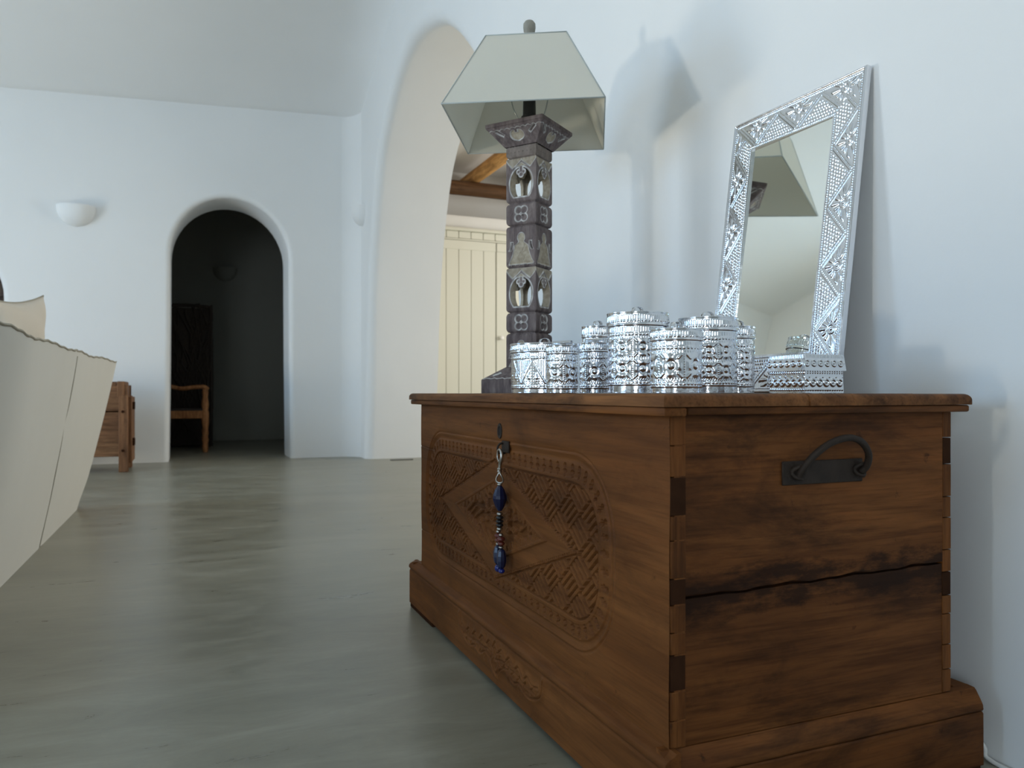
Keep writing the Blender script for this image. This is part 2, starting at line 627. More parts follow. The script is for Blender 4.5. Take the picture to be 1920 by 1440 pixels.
# right wall with the wide arch
arch = [(3.10, 0), (3.14, 0.4), (3.22, 1.0), (3.31, 1.5), (3.42, 1.80), (3.62, 2.10), (3.89, 2.40), (4.06, 2.55), (4.27, 2.71), (4.61, 2.91),
        (5.10, 3.07), (5.55, 3.11), (6.0, 3.01), (6.42, 2.77), (6.70, 2.46), (6.94, 1.90), (7.06, 1.35), (7.12, 0.8), (7.18, 0.3), (7.22, 0)]
arch = catmull(arch, 4)
WA = math.atan(0.0405)
wall_openings('wall_right', lambda a, z, d: (wx(a) + d, a, z), -2.9, 11.2, 0, 4.0, [arch], 0.68, 0.09, M['plaster'])

# back wall with the dark doorway and the arched opening of the wooden door
door = arch_outline(-0.180, 0.850, 1.88, 0.545, flare=0.015)
niche = arch_outline(-2.43, -1.46, 1.42, 0.50)
wall_openings('wall_back', lambda a, z, d: (a, 7.6 + d, z), -4.7, 1.62, 0, 4.0, [niche, door], 0.5, 0.045, M['plaster'])

# left wall with the two terrace doors, rear wall behind the camera, passage and side room
wl1 = [(0.45, 0), (0.45, 1.1), (0.45, 2.2), (1.25, 2.2), (2.05, 2.2), (2.05, 1.1), (2.05, 0)]
wl2 = [(4.2, 0), (4.2, 1.1), (4.2, 2.55), (4.9, 2.55), (5.6, 2.55), (5.6, 1.1), (5.6, 0)]
wall_openings('wall_left', lambda a, z, d: (-4.5 - d, a, z), -2.9, 11.2, 0, 4.0, [wl1, wl2], 0.35, 0.02, M['plaster'])
wl3 = [(-3.2, 0), (-3.2, 1.1), (-3.2, 2.25), (-2.5, 2.25), (-1.8, 2.25), (-1.8, 1.1), (-1.8, 0)]  # unseen opening added for the rear fill light
wall_openings('wall_rear', lambda a, z, d: (a, -2.6 - d, z), -4.8, 1.9, 0, 4.0, [wl3], 0.3, 0.02, M['plaster'])
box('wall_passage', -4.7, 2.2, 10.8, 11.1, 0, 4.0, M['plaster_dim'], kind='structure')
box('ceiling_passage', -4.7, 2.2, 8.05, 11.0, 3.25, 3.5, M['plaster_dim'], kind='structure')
box('wall_side_room_back', 1.9, 5.8, 8.95, 9.2, 0, 4.0, M['plaster'], kind='structure')
box('wall_side_room_right', 5.6, 5.85, 1.3, 9.2, 0, 4.0, M['plaster'], kind='structure')
box('wall_side_room_front', 1.6, 5.8, 1.2, 1.45, 0, 4.0, M['plaster'], kind='structure')
box('ceiling_side_room', 1.7, 5.85, 1.2, 9.2, 3.30, 3.5, M['plaster'], kind='structure')

# ceiling: low vault that springs from the back wall, coved into the right wall
ys = np.concatenate([np.linspace(-2.9, 5.2, 14), np.linspace(5.3, 7.66, 40)])
us = np.concatenate([np.linspace(0, 0.9, 12), 1 - np.linspace(0.6, 0, 40) ** 1.0 / 6.2])
us = np.unique(np.clip(us, 0, 1))
P = np.zeros((len(us), len(ys), 3))
for j, y in enumerate(ys):
    xr = wx(y) + 0.02
    dy = max(0.0, 7.6 - y)
    X = -4.7 + us * (xr + 4.7)
    zc = 3.315 + 0.050 * (np.maximum(X, -3.0) - 1.345) * max(0.0, 1 - dy / 3) + 0.45 * (1 - (1 - min(dy, 2.4) / 2.4) ** 2.2)
    dx = np.clip(xr - X, 0, None)
    rr = 0.34
    drop = np.where(dx < rr, rr - np.sqrt(np.clip(rr ** 2 - (rr - dx) ** 2, 0, None)), 0) * min(1.0, 0.25 + dy / 1.2)
    sag = 0.05 * np.sin(X * 0.9 + 1.0)
    P[:, j, 0] = X; P[:, j, 1] = y; P[:, j, 2] = zc + sag * min(1, dy / 1.5) - drop * 0.6
Pb = P.copy(); Pb[:, :, 2] = 4.05
link('ceiling', grid_mesh('ceiling', P, back=Pb, flip=True), M['plaster'], smooth=True, kind='structure')

# soft plaster cove in the corner of back and right wall
n = 12
r0 = 0.20
cp = []
xc, yc = wx(7.6) - r0, 7.6 - r0
prof = [(xc + r0 * math.sin(a) , yc + r0 * math.cos(a)) for a in np.linspace(0, math.pi / 2, n)]
G = np.array([[(x + 0.002, y + 0.002, z) for z in (0.0, 2.0, 3.6)] for x, y in prof])
Gb = np.array([[(wx(7.6) + 0.05, 7.65, z) for z in (0.0, 2.0, 3.6)] for x, y in prof])
link('trim_1', grid_mesh('trim_1', G, back=Gb, flip=False), M['plaster'], smooth=True, kind='structure')

# thin wooden plank door closing the arched opening at the far left
dr = thing('door_1', 'dark brown plank door in the arched opening at the far left', None, (-1.94, 7.86, 0))
dr['kind'] = 'structure'
for k in range(6):
    x0 = -2.5 + k * 0.187
    box('plank', x0 + 0.003, x0 + 0.184, 7.86, 7.90, 0.0, 1.95, M['door_brown'], dr, 0.004, 1)
for z in (0.35, 1.45):
    box('rail', -2.48, -1.40, 7.835, 7.861, z, z + 0.12, M['door_brown'], dr, 0.004, 1)

# terrace door frames (outside the picture, they shape the daylight)
for i, (y0, y1, zt) in enumerate(((0.45, 2.05, 2.2), (4.2, 5.6, 2.55))):
    bm = bmesh.new()
    for a, b in ((y0, y0 + 0.06), (y1 - 0.06, y1), ((y0 + y1) / 2 - 0.03, (y0 + y1) / 2 + 0.03)):
        bbox(bm, -4.64, -4.58, a, b, 0, zt)
    bbox(bm, -4.64, -4.58, y0, y1, zt - 0.06, zt)
    link('window_%d' % (i + 1), bm_mesh(bm, 'window_frame'), M['white_paint'], kind='structure')
bm = bmesh.new()
for a, b in ((-3.2, -3.14), (-1.86, -1.8), (-2.53, -2.47)):
    bbox(bm, a, b, -2.80, -2.74, 0, 2.25)
bbox(bm, -3.2, -1.8, -2.80, -2.74, 2.19, 2.25)
link('window_3', bm_mesh(bm, 'window_frame'), M['white_paint'], kind='structure')  # frame of the added rear opening, never in view

# ================================================================== THE CARVED CHEST
CH = thing('carved_chest', 'large carved teak chest with iron end handle standing against the right wall', 'chest', (0.875, 1.51, 0))
FX = 0.60
BY0, BY1 = 0.89, 2.12
BX1 = 1.142
ZB, ZT = 0.135, 0.590


def smooth(a, b, x):
    tt = np.clip((x - a) / (b - a), 0, 1)
    return tt * tt * (3 - 2 * tt)


def chest_height(Y, Z):
    """relief of the front board, metres (negative = cut in)"""
    cy, cz = 1.553, 0.352
    y, z = Y - cy, Z - cz
    hy, hz, rc = 0.512, 0.163, 0.135
    qx, qz = np.abs(y) - (hy - rc), np.abs(z) - (hz - rc)
    sd = np.hypot(np.maximum(qx, 0), np.maximum(qz, 0)) + np.minimum(np.maximum(qx, qz), 0) - rc
    # perimeter coordinate
    ang = np.arctan2(np.maximum(qz, 1e-6), np.maximum(qx, 1e-6))
    s = np.where(qz <= 0, np.abs(z) * 1.0, np.where(qx <= 0, (hz - rc) + rc * math.pi / 2 + ((hy - rc) - np.abs(y)), (hz - rc) + rc * ang))
    G = -0.0150
    h = np.zeros_like(y)
    h -= 0.0025 * np.exp(-((sd - 0.004) / 0.0022) ** 2)          # incised outline
    inside = smooth(0.0005, -0.0012, sd)
    field = np.full_like(y, G)
    # border petals hanging from the outer rim
    per = 0.029
    ph = ((s / per) % 1.0 - 0.5) * per
    dpt = -sd
    band = -0.0010 - 0.0035 * smooth(0.0, 0.010, dpt) + 0.0028 * smooth(0.012, 0.016, dpt)
    notch = ((np.abs(ph) < 0.0030) & (dpt > 0.021)) | (np.hypot(ph, dpt - 0.0215) < 0.0052) | (np.hypot(np.abs(ph) - 0.0045, dpt - 0.031) < 0.0030)
    field = np.where(dpt < 0.0395, np.where(notch, G, band), field)
    # inner raised line
    field = np.where((dpt > 0.0395) & (dpt < 0.047), -0.0004, field)
    # interlocking key fret on the diagonal
    inn = dpt > 0.050
    cs = 0.0062
    a = (y * 0.80 + z * 1.0) / cs * 0.78
    b = (-y * 0.80 + z * 1.0) / cs * 0.78
    B = 8
    bi, bj = np.floor(a / B), np.floor(b / B)
    u_, v_ = a - bi * B, b - bj * B
    odd = (bi + bj) % 2 == 1
    U, Vv = np.where(odd, v_, u_), np.where(odd, u_, v_)
    rows = (Vv % 2.0 < 1.22) & (U > 0.25) & (U < 7.75)
    tie = (U > 0.25) & (U < 1.4) & (Vv > 2) & (Vv < 5)
    fret = rows | tie
    field = np.where(inn & fret, -0.0012, field)
    # central lozenge
    m = np.abs(y) / 0.368 + np.abs(z + 0.004) / 0.122
    tooth = ((y / 0.0085) % 1.0) < 0.55
    field = np.where(m < 1.07, G, field)
    field = np.where((m < 1.0) | ((m < 1.04) & tooth), -0.0012 - 0.0028 * np.clip((1 - m) / 0.3, 0, 1), field)
    field = np.where((m < 0.72) & (m > 0.665), 0.0003, field)
    leaf = np.sin(y * 120 + 3.0 * np.sin(z * 55)) * np.sin(z * 150 + 2.2 * np.sin(y * 38 + 1)) + 0.35 * np.sin(y * 60 - z * 90)
    field = np.where(m < 0.665, np.where(leaf > 0.10, -0.0010 - 0.0015 * np.abs(np.sin(leaf * 5)), G), field)
    scal = np.abs(((y / 0.024) % 1.0) - 0.5)
    rim = (m < 0.665) & (m > 0.575 - 0.07 * np.cos(scal * math.pi * 2))
    field = np.where(rim, -0.0016, field)
    h = np.where(sd < 0, h * (1 - inside) + field * inside, h)
    # worn board: gentle unevenness, two old shakes
    h += 0.0007 * np.sin(Y * 7.1 + 1.3 * np.sin(Z * 9)) + 0.0005 * np.sin(Z * 31 + Y * 2.1)
    h -= 0.0022 * np.exp(-((Z - (0.470 + 0.006 * np.sin(Y * 6))) / 0.0011) ** 2) * smooth(1.98, 2.04, Y)
    h -= 0.0022 * np.exp(-((Z - (0.235 - 0.004 * np.sin(Y * 6))) / 0.0011) ** 2) * smooth(1.99, 2.05, Y)
    return h


yy = np.concatenate([np.linspace(BY0, 1.032, 15)[:-1], np.arange(1.032, 2.076, 0.0013), np.linspace(2.076, BY1, 30)[1:]])
zz = np.concatenate([np.linspace(ZB, 0.182, 6)[:-1], np.arange(0.182, 0.5215, 0.0013), np.linspace(0.5215, ZT, 8)[1:]])
YY, ZZ = np.meshgrid(yy, zz, indexing='ij')
hh = chest_height(YY, ZZ)
off = wloc(CH)
P = np.stack([FX - hh, YY, ZZ], -1) - np.array(off)
Bk = np.stack([np.full_like(hh, FX + 0.026), YY, ZZ], -1) - np.array(off)
# only a coarse back is needed
me = grid_mesh('front_board', P, flip=True)
fb = link('front_board', me, M['teak_front'], CH)
box('front_lining', FX + 0.008, FX + 0.026, BY0, BY1, ZB, ZT, M['teak_y'], CH)
# end boards (near and far) with the dark shake between them
for yA, yB in ((BY0, BY0 + 0.022), (BY1 - 0.022, BY1)):
    bm = bmesh.new()
    for lo, hi in (((0.340, 0.3465), (0.588, 0.588)), ((ZB, ZB), (0.3365, 0.343))):
        pass
    bm.free()
    for nm, (l0, l1), (h0, h1), sh in (('end_board', (0.3405, 0.348), (ZT, ZT), 0.0), ('end_board', (ZB, ZB), (0.3355, 0.3440), 0.0012)):
        bm = bmesh.new()
        NX = 30
        for k in range(NX):
            pass
        xs = np.linspace(FX + 0.026, BX1 - 0.020, NX)
        tt = (xs - xs[0]) / (xs[-1] - xs[0])
        wob = 0.0016 * np.sin(tt * 23) + 0.0012 * np.sin(tt * 51 + 1)
        lo_ = l0 + (l1 - l0) * tt + (wob if l0 > 0.3 else 0)
        hi_ = h0 + (h1 - h0) * tt + (wob * 0.6 if h0 < 0.4 else 0)
        rows = []
        for x, a, b in zip(xs, lo_, hi_):
            rows.append([bm.verts.new((x - off.x, yq - off.y, zq)) for yq, zq in ((yA + sh, a), (yA + sh, b), (yB, b), (yB, a))])
        for p, q in zip(rows[:-1], rows[1:]):
            for i in range(4):
                bm.faces.new((p[i], p[(i + 1) % 4], q[(i + 1) % 4], q[i]))
        bm.faces.new(rows[0]); bm.faces.new(rows[-1][::-1])
        link(nm, bm_mesh(bm, nm), M['teak_end'], CH)
box('end_lining', FX + 0.026, BX1 - 0.02, BY0 + 0.012, BY0 + 0.03, ZB, ZT, M['teak_dark'], CH)
box('back_board', BX1 - 0.02, BX1, BY0 + 0.02, BY1, ZB, ZT, M['teak_y'], CH)
# joint pieces up the corners of the near end
zed = [0.135, 0.172, 0.212, 0.262, 0.292, 0.330, 0.366, 0.418, 0.452, 0.505, 0.548, 0.590]
for k, (a, b) in enumerate(zip(zed[:-1], zed[1:])):
    dpt = random.uniform(-0.0008, 0.0004)
    box('corner_joint', FX + 0.0015, FX + 0.0265, BY0 + dpt, BY0 + 0.02, a + 0.0007, b - 0.0007, M['teak_dark'] if k in (2, 5, 8) else M['teak_z'], CH, 0.0008, 1)
    box('corner_joint', BX1 - 0.0195, BX1 - 0.001, BY0 + dpt, BY0 + 0.02, a + 0.0007, b - 0.0007, M['teak_dark'] if k in (4, 9) else M['teak_z'], CH, 0.0008, 1)

# lid: edge-rounded planks over a thinner moulding
LX0, LX1, LY0, LY1 = 0.573, 1.158, 0.863, 2.155
bx = [LX0, 0.655, 0.765, 0.822, 0.905, 1.035, LX1]
for k in range(6):
    a, b = bx[k], bx[k + 1]
    o = box('lid_board', a + 0.0004, b - 0.0004, LY0 + random.uniform(0, 0.003), LY1, 0.6015, 0.6193 - (k % 2) * 0.0004, M['teak_lid'], CH)
    bm = bmesh.new(); bm.from_mesh(o.data)
    long_ = []
    for e in bm.edges:
        mid = (e.verts[0].co + e.verts[1].co) / 2 + off
        if abs(mid.z - 0.619) < 0.003 and (mid.y < LY0 + 0.01 or mid.y > LY1 - 0.01 or (k == 0 and mid.x < LX0 + 0.005) or (k == 5 and mid.x > LX1 - 0.005)):
            long_.append(e)
    bmesh.ops.bevel(bm, geom=long_, offset=0.010, segments=5, profile=0.5, affect='EDGES')
    bm.to_mesh(o.data); bm.free(); sm_auto(o, 35)
box('lid_moulding', LX0 + 0.004, LX0 + 0.04, LY0 + 0.004, LY1 - 0.004, 0.5885, 0.6010, M['teak_y'], CH, 0.003, 2)
box('lid_moulding', LX0 + 0.041, LX1 - 0.003, LY0 + 0.004, LY0 + 0.04, 0.5900, 0.6010, M['teak_x'], CH, 0.003, 2)
box('lid_moulding', LX0 + 0.041, LX1 - 0.003, LY1 - 0.04, LY1 - 0.004, 0.5900, 0.6010, M['teak_x'], CH, 0.003, 2)

# plinth: front with engraved scroll, ends with sloping cap
PX0, PX1, PY0, PY1 = 0.584, 1.196, 0.874, 2.19


def seg_dist(Y, Z, pl):
    d = np.full_like(Y, 9.0)
    for (ay, az), (by, bz) in zip(pl[:-1], pl[1:]):
        vy, vz = by - ay, bz - az
        tt = np.clip(((Y - ay) * vy + (Z - az) * vz) / (vy * vy + vz * vz + 1e-12), 0, 1)
        d = np.minimum(d, np.hypot(Y - ay - tt * vy, Z - az - tt * vz))
    return d


py = np.concatenate([np.linspace(PY0, 1.235, 20)[:-1], np.arange(1.235, 1.765, 0.0016), np.linspace(1.765, PY1, 24)[1:]])
pz = np.concatenate([np.array([0.014, 0.022]), np.arange(0.028, 0.1085, 0.0016), np.linspace(0.110, 0.1350, 18)])
YY, ZZ = np.meshgrid(py, pz, indexing='ij')
prof = np.where(ZZ < 0.108, 0.0, 0.0)
prof = prof - 0.0025 * np.exp(-((ZZ - 0.110) / 0.0022) ** 2)
prof = prof + np.where(ZZ > 0.112, 0.002 * np.sin(np.clip((ZZ - 0.112) / 0.013, 0, 1) * math.pi), 0)
prof = prof - 0.017 * smooth(0.122, 0.135, ZZ) ** 1.5
eng = np.zeros_like(YY)
raised = np.zeros_like(YY)
strokes = []
cyc, czc = 1.497, 0.070
for sg in (1, -1):
    S_ = lambda pts: [(cyc + sg * a, czc + b) for a, b in catmull(pts, 6)]
    strokes.append(S_([(0.235, 0.030), (0.225, 0.002), (0.195, -0.014), (0.160, -0.020), (0.125, -0.010), (0.095, -0.018), (0.06, -0.004), (0.03, -0.014), (0.012, -0.03)]))
    strokes.append(S_([(0.215, 0.012), (0.185, 0.006), (0.165, 0.016), (0.145, 0.006), (0.122, 0.020), (0.100, 0.010), (0.078, 0.024), (0.055, 0.012), (0.035, 0.026), (0.010, 0.012)]))
    strokes.append(S_([(0.20, -0.004), (0.15, -0.004), (0.11, 0.002), (0.07, 0.002), (0.04, 0.006), (0.0, -0.004)]))
    strokes.append(S_([(0.055, 0.012), (0.045, -0.006), (0.025, -0.008), (0.022, 0.008), (0.034, 0.012)]))
    strokes.append(S_([(0.0, 0.034), (0.014, 0.018), (0.010, 0.0), (0.016, -0.018), (0.0, -0.034)]))
    for aa in (0.19, 0.16, 0.13, 0.10, 0.075):
        strokes.append(S_([(aa, 0.004), (aa - 0.012, -0.006), (aa - 0.008, -0.014)]))
for s_ in strokes:
    d = seg_dist(YY, ZZ, s_)
    eng = np.minimum(eng, -0.0052 * np.exp(-(d / 0.0018) ** 2))
    raised = np.maximum(raised, 0.0040 * np.exp(-(d / 0.009) ** 2))
P = np.stack([PX0 - prof - eng - raised, YY, ZZ], -1) - np.array(off)
mask = np.ones((len(py) - 1, len(pz) - 1), bool)
Bk = P.copy(); Bk[:, :, 0] = PX0 + 0.024 - off.x
link('plinth_front', grid_mesh('plinth_front', P, back=Bk, flip=True), M['teak_front'], CH, smooth=True)


def extrude_profile(name, prof, x0, x1, mat, parent, nx=24, wob=0.0):
    """prof: list of (y,z) closed, run along x"""
    o_ = wloc(parent)
    bm = bmesh.new()
    rows = []
    for x in np.linspace(x0, x1, nx):
        rows.append([bm.verts.new((x - o_.x, y - o_.y + wob * math.sin(x * 40 + z * 60), z - o_.z)) for y, z in prof])
    N = len(prof)
    for p, q in zip(rows[:-1], rows[1:]):
        for i in range(N):
            bm.faces.new((p[i], p[(i + 1) % N], q[(i + 1) % N], q[i]))
    bm.faces.new(rows[0]); bm.faces.new(rows[-1][::-1])
    ob = link(name, bm_mesh(bm, name), mat, parent)
    sm_auto(ob, 30)
    return ob


for yo, sgn in ((PY0, 1), (PY1, -1)):
    extrude_profile('plinth_end_lower', [(yo, 0.012), (yo, 0.096), (yo + sgn * 0.002, 0.0985), (yo + sgn * 0.03, 0.0985), (yo + sgn * 0.03, 0.012)], PX0 + 0.004, PX1, M['teak_x'], CH, wob=0.0006)
    extrude_profile('plinth_end_cap', [(yo + sgn * 0.0015, 0.1000), (yo, 0.103), (yo + sgn * 0.001, 0.110), (yo + sgn * 0.005, 0.117), (yo + sgn * 0.013, 0.130), (yo + sgn * 0.0165, 0.1335), (yo + sgn * 0.03, 0.1345), (yo + sgn * 0.03, 0.1)], PX0 + 0.004, PX1, M['teak_x'], CH, wob=0.0006)
box('plinth_back', PX1 - 0.03, PX1, PY0 + 0.03, PY1 - 0.03, 0.012, 0.134, M['teak_y'], CH)
for xa in (PX0 + 0.002, PX1 - 0.13):
    for ya in (PY0 + 0.002, PY1 - 0.22):
        box('foot', xa, xa + 0.128, ya, ya + 0.218, 0.0, 0.0145, M['teak_dark'], CH, 0.002, 1)

# iron bail handle on the near end
hp = box('handle_plate', 0.792, 0.947, BY0 - 0.0035, BY0, 0.4855, 0.5205, M['iron'], CH, 0.0012, 1)
hp['label'] = 'dark iron backing plate of the end handle'
bail = catmull([(0.817, BY0 - 0.010, 0.499), (0.819, BY0 - 0.018, 0.513), (0.832, BY0 - 0.026, 0.532), (0.858, BY0 - 0.030, 0.548), (0.890, BY0 - 0.031, 0.5545), (0.916, BY0 - 0.030, 0.5475), (0.934, BY0 - 0.026, 0.530), (0.940, BY0 - 0.018, 0.512), (0.938, BY0 - 0.010, 0.501)], 6)
hb = tube('bail_handle', bail, 0.0052, M['iron'], CH, 10)
hb['label'] = 'curved dark iron bail handle'
for px in (0.8175, 0.938):
    ring = [(px + 0.009 * math.cos(a), BY0 - 0.008 + 0.004 * math.cos(a * 2), 0.504 + 0.009 * math.sin(a)) for a in np.linspace(0, 2 * math.pi, 14)[:-1]]
    tube('handle_eye', ring, 0.0032, M['iron'], CH, 8, True)

# lock: oval keyhole plate and hasp
kx = onX(938, 808, FX)
esc = bmesh.new()
ringo = []
for dx_, rr in ((0.0, 1.0), (-0.0025, 0.96), (-0.0025, 0.62), (-0.0008, 0.55)):
    ringo.append([esc.verts.new((FX + dx_ - off.x, kx[1] + 0.0125 * rr * math.cos(a) - off.y, kx[2] + 0.0165 * rr * math.sin(a))) for a in np.linspace(0, 2 * math.pi, 25)[:-1]])
for p, q in zip(ringo[:-1], ringo[1:]):
    for i in range(24): esc.faces.new((p[i], p[(i + 1) % 24], q[(i + 1) % 24], q[i]))
esc.faces.new(ringo[-1])
e_ = link('keyhole_plate', bm_mesh(esc, 'keyhole_plate'), M['iron'], CH)
box('keyhole_slot', FX - 0.0014, FX - 0.0006, kx[1] - 0.0022, kx[1] + 0.0022, kx[2] - 0.008, kx[2] + 0.008, M['void'], e_)
hx = onX(950, 836, FX)
box('hasp', FX - 0.004, FX, hx[1] - 0.017, hx[1] + 0.019, hx[2] - 0.014, hx[2] + 0.010, M['iron'], CH, 0.001, 1)
ring = [(FX - 0.006 - 0.010 * math.sin(a), hx[1] + 0.011, hx[2] - 0.006 + 0.011 * math.cos(a)) for a in np.linspace(0, 2 * math.pi, 18)[:-1]]
tube('staple', ring, 0.0024, M['iron'], CH, 8, True)

# beaded key tassel hanging from the hasp
tp = onX(942, 846, FX - 0.018)
KT = thing('key_tassel', 'blue bead tassel on a snap hook hanging from the chest lock', 'tassel', (tp[0], tp[1], tp[2]))
KX = 0.0


def kz(v):
    return onX(937, v, FX - 0.018)[2] - tp[2]


ky = onX(937, 900, FX - 0.018)[1] - tp[1]
hook = [np.array(p) for p in ((0.0, ky + 0.004, kz(866)), (0.0, ky + 0.012, kz(858)), (0, ky + 0.010, kz(847)), (0, ky, kz(843)), (0, ky - 0.009, kz(848)), (0, ky - 0.010, kz(858)), (0, ky - 0.003, kz(868)), (0, ky, kz(878)))]
hk = catmull(hook, 5)
o = link('snap_hook', tube_mesh('snap_hook', hk, np.interp(np.linspace(0, 1, len(hk)), [0, .4, .8, 1], [.0018, .0026, .0042, .0034]), 10), M['steel'], KT); sm_auto(o, 60)
o = link('swivel', lathe_mesh('swivel', [(0.0045, 0), (0.0055, 0.002), (0.0045, 0.005), (0.0055, 0.007), (0.004, 0.010)], 16, 0, ky, kz(886)), M['steel'], KT); sm_auto(o, 40)
rg = [(0.004 * math.sin(a * 2), ky + 0.0125 * math.sin(a), kz(893) + 0.0135 * math.cos(a)) for a in np.linspace(0, 2 * math.pi, 30)[:-1]]
o = link('split_ring', tube_mesh('split_ring', rg, 0.0018, 8, True), M['steel'], KT); sm_auto(o, 60)


def bead(name, v0, v1, r, mat, y=None, x=0.0, prof=None, fac=None):
    z0, z1 = kz(v1), kz(v0)
    H_ = z1 - z0
    prof = prof or [(0.35, 0), (0.8, 0.15), (1, 0.4), (1, 0.6), (0.8, 0.85), (0.35, 1)]
    o = link(name, lathe_mesh(name, [(r * a, b * H_) for a, b in prof], fac or 16, x, ky if y is None else y, z0), mat, KT)
    sm_auto(o, 50 if not fac else 10)
    return o


bead('bead_cap', 906, 911, 0.0055, M['steel'])
bead('large_bead', 911, 958, 0.0150, M['bead_blue'], prof=[(0.25, 0), (0.62, 0.16), (0.9, 0.38), (1, 0.5), (0.95, 0.62), (0.66, 0.86), (0.3, 1)], fac=10)
bead('small_bead', 960, 967, 0.0065, M['steel'])
for k, v in enumerate((967, 974, 981)):
    bead('small_bead', v, v + 7, 0.0080, M['bead_black'])
bead('small_bead', 988, 995, 0.0065, M['steel'])
for sgn, dv, yo in ((1, 0, 0.0075), (-1, 4, -0.0075)):
    y_ = ky + yo
    bead('small_bead', 995 + dv, 1001 + dv, 0.0050, M['steel'], y_)
    bead('red_bead', 1001 + dv, 1010 + dv, 0.0085, M['bead_red'], y_)
    bead('red_bead', 1010 + dv, 1018 + dv, 0.0075, M['bead_red'], y_)
    bead('small_bead', 1018 + dv, 1024 + dv, 0.0055, M['steel'], y_)
    y2 = ky + yo * 1.35
    bead('fluted_bead', 1024 + dv, 1060 + dv, 0.0100, M['bead_blue'], y2, prof=[(0.4, 0), (0.8, 0.12), (1, 0.4), (0.98, 0.65), (0.75, 0.9), (0.4, 1)], fac=9)
    bead('end_bead', 1060 + dv, 1074 + dv - (5 if sgn < 0 else 0), 0.0068, M['bead_cobalt'], y2)

# ================================================================== THE CARVED LAMP
LZ = 0.6195
LC = (0.8666, 1.968)
LA = -0.925
LP = thing('table_lamp', 'tall lamp with carved openwork wooden column and square cream shade', 'lamp', (LC[0], LC[1], LZ), LA)
LP.scale = (1.049, 1.049, 1.049)
HWC = 0.0445
sections = [(0.060, 0.1555, 'figure'), (0.1585, 0.2105, 'block'), (0.2125, 0.3255, 'window'), (0.3285, 0.4360, 'figure'), (0.4385, 0.4960, 'block'), (0.4985, 0.6140, 'window'), (0.6155, 0.6445, 'neck')]


def ogee(x, z, zt):
    """pediment line height under section top zt"""
    ax = np.abs(x)
    return zt - 0.004 - np.where(ax < 0.026, 0.022 * (ax / 0.026) ** 0.8, 0.022 - 0.020 * ((ax - 0.026) / 0.018) ** 1.2)


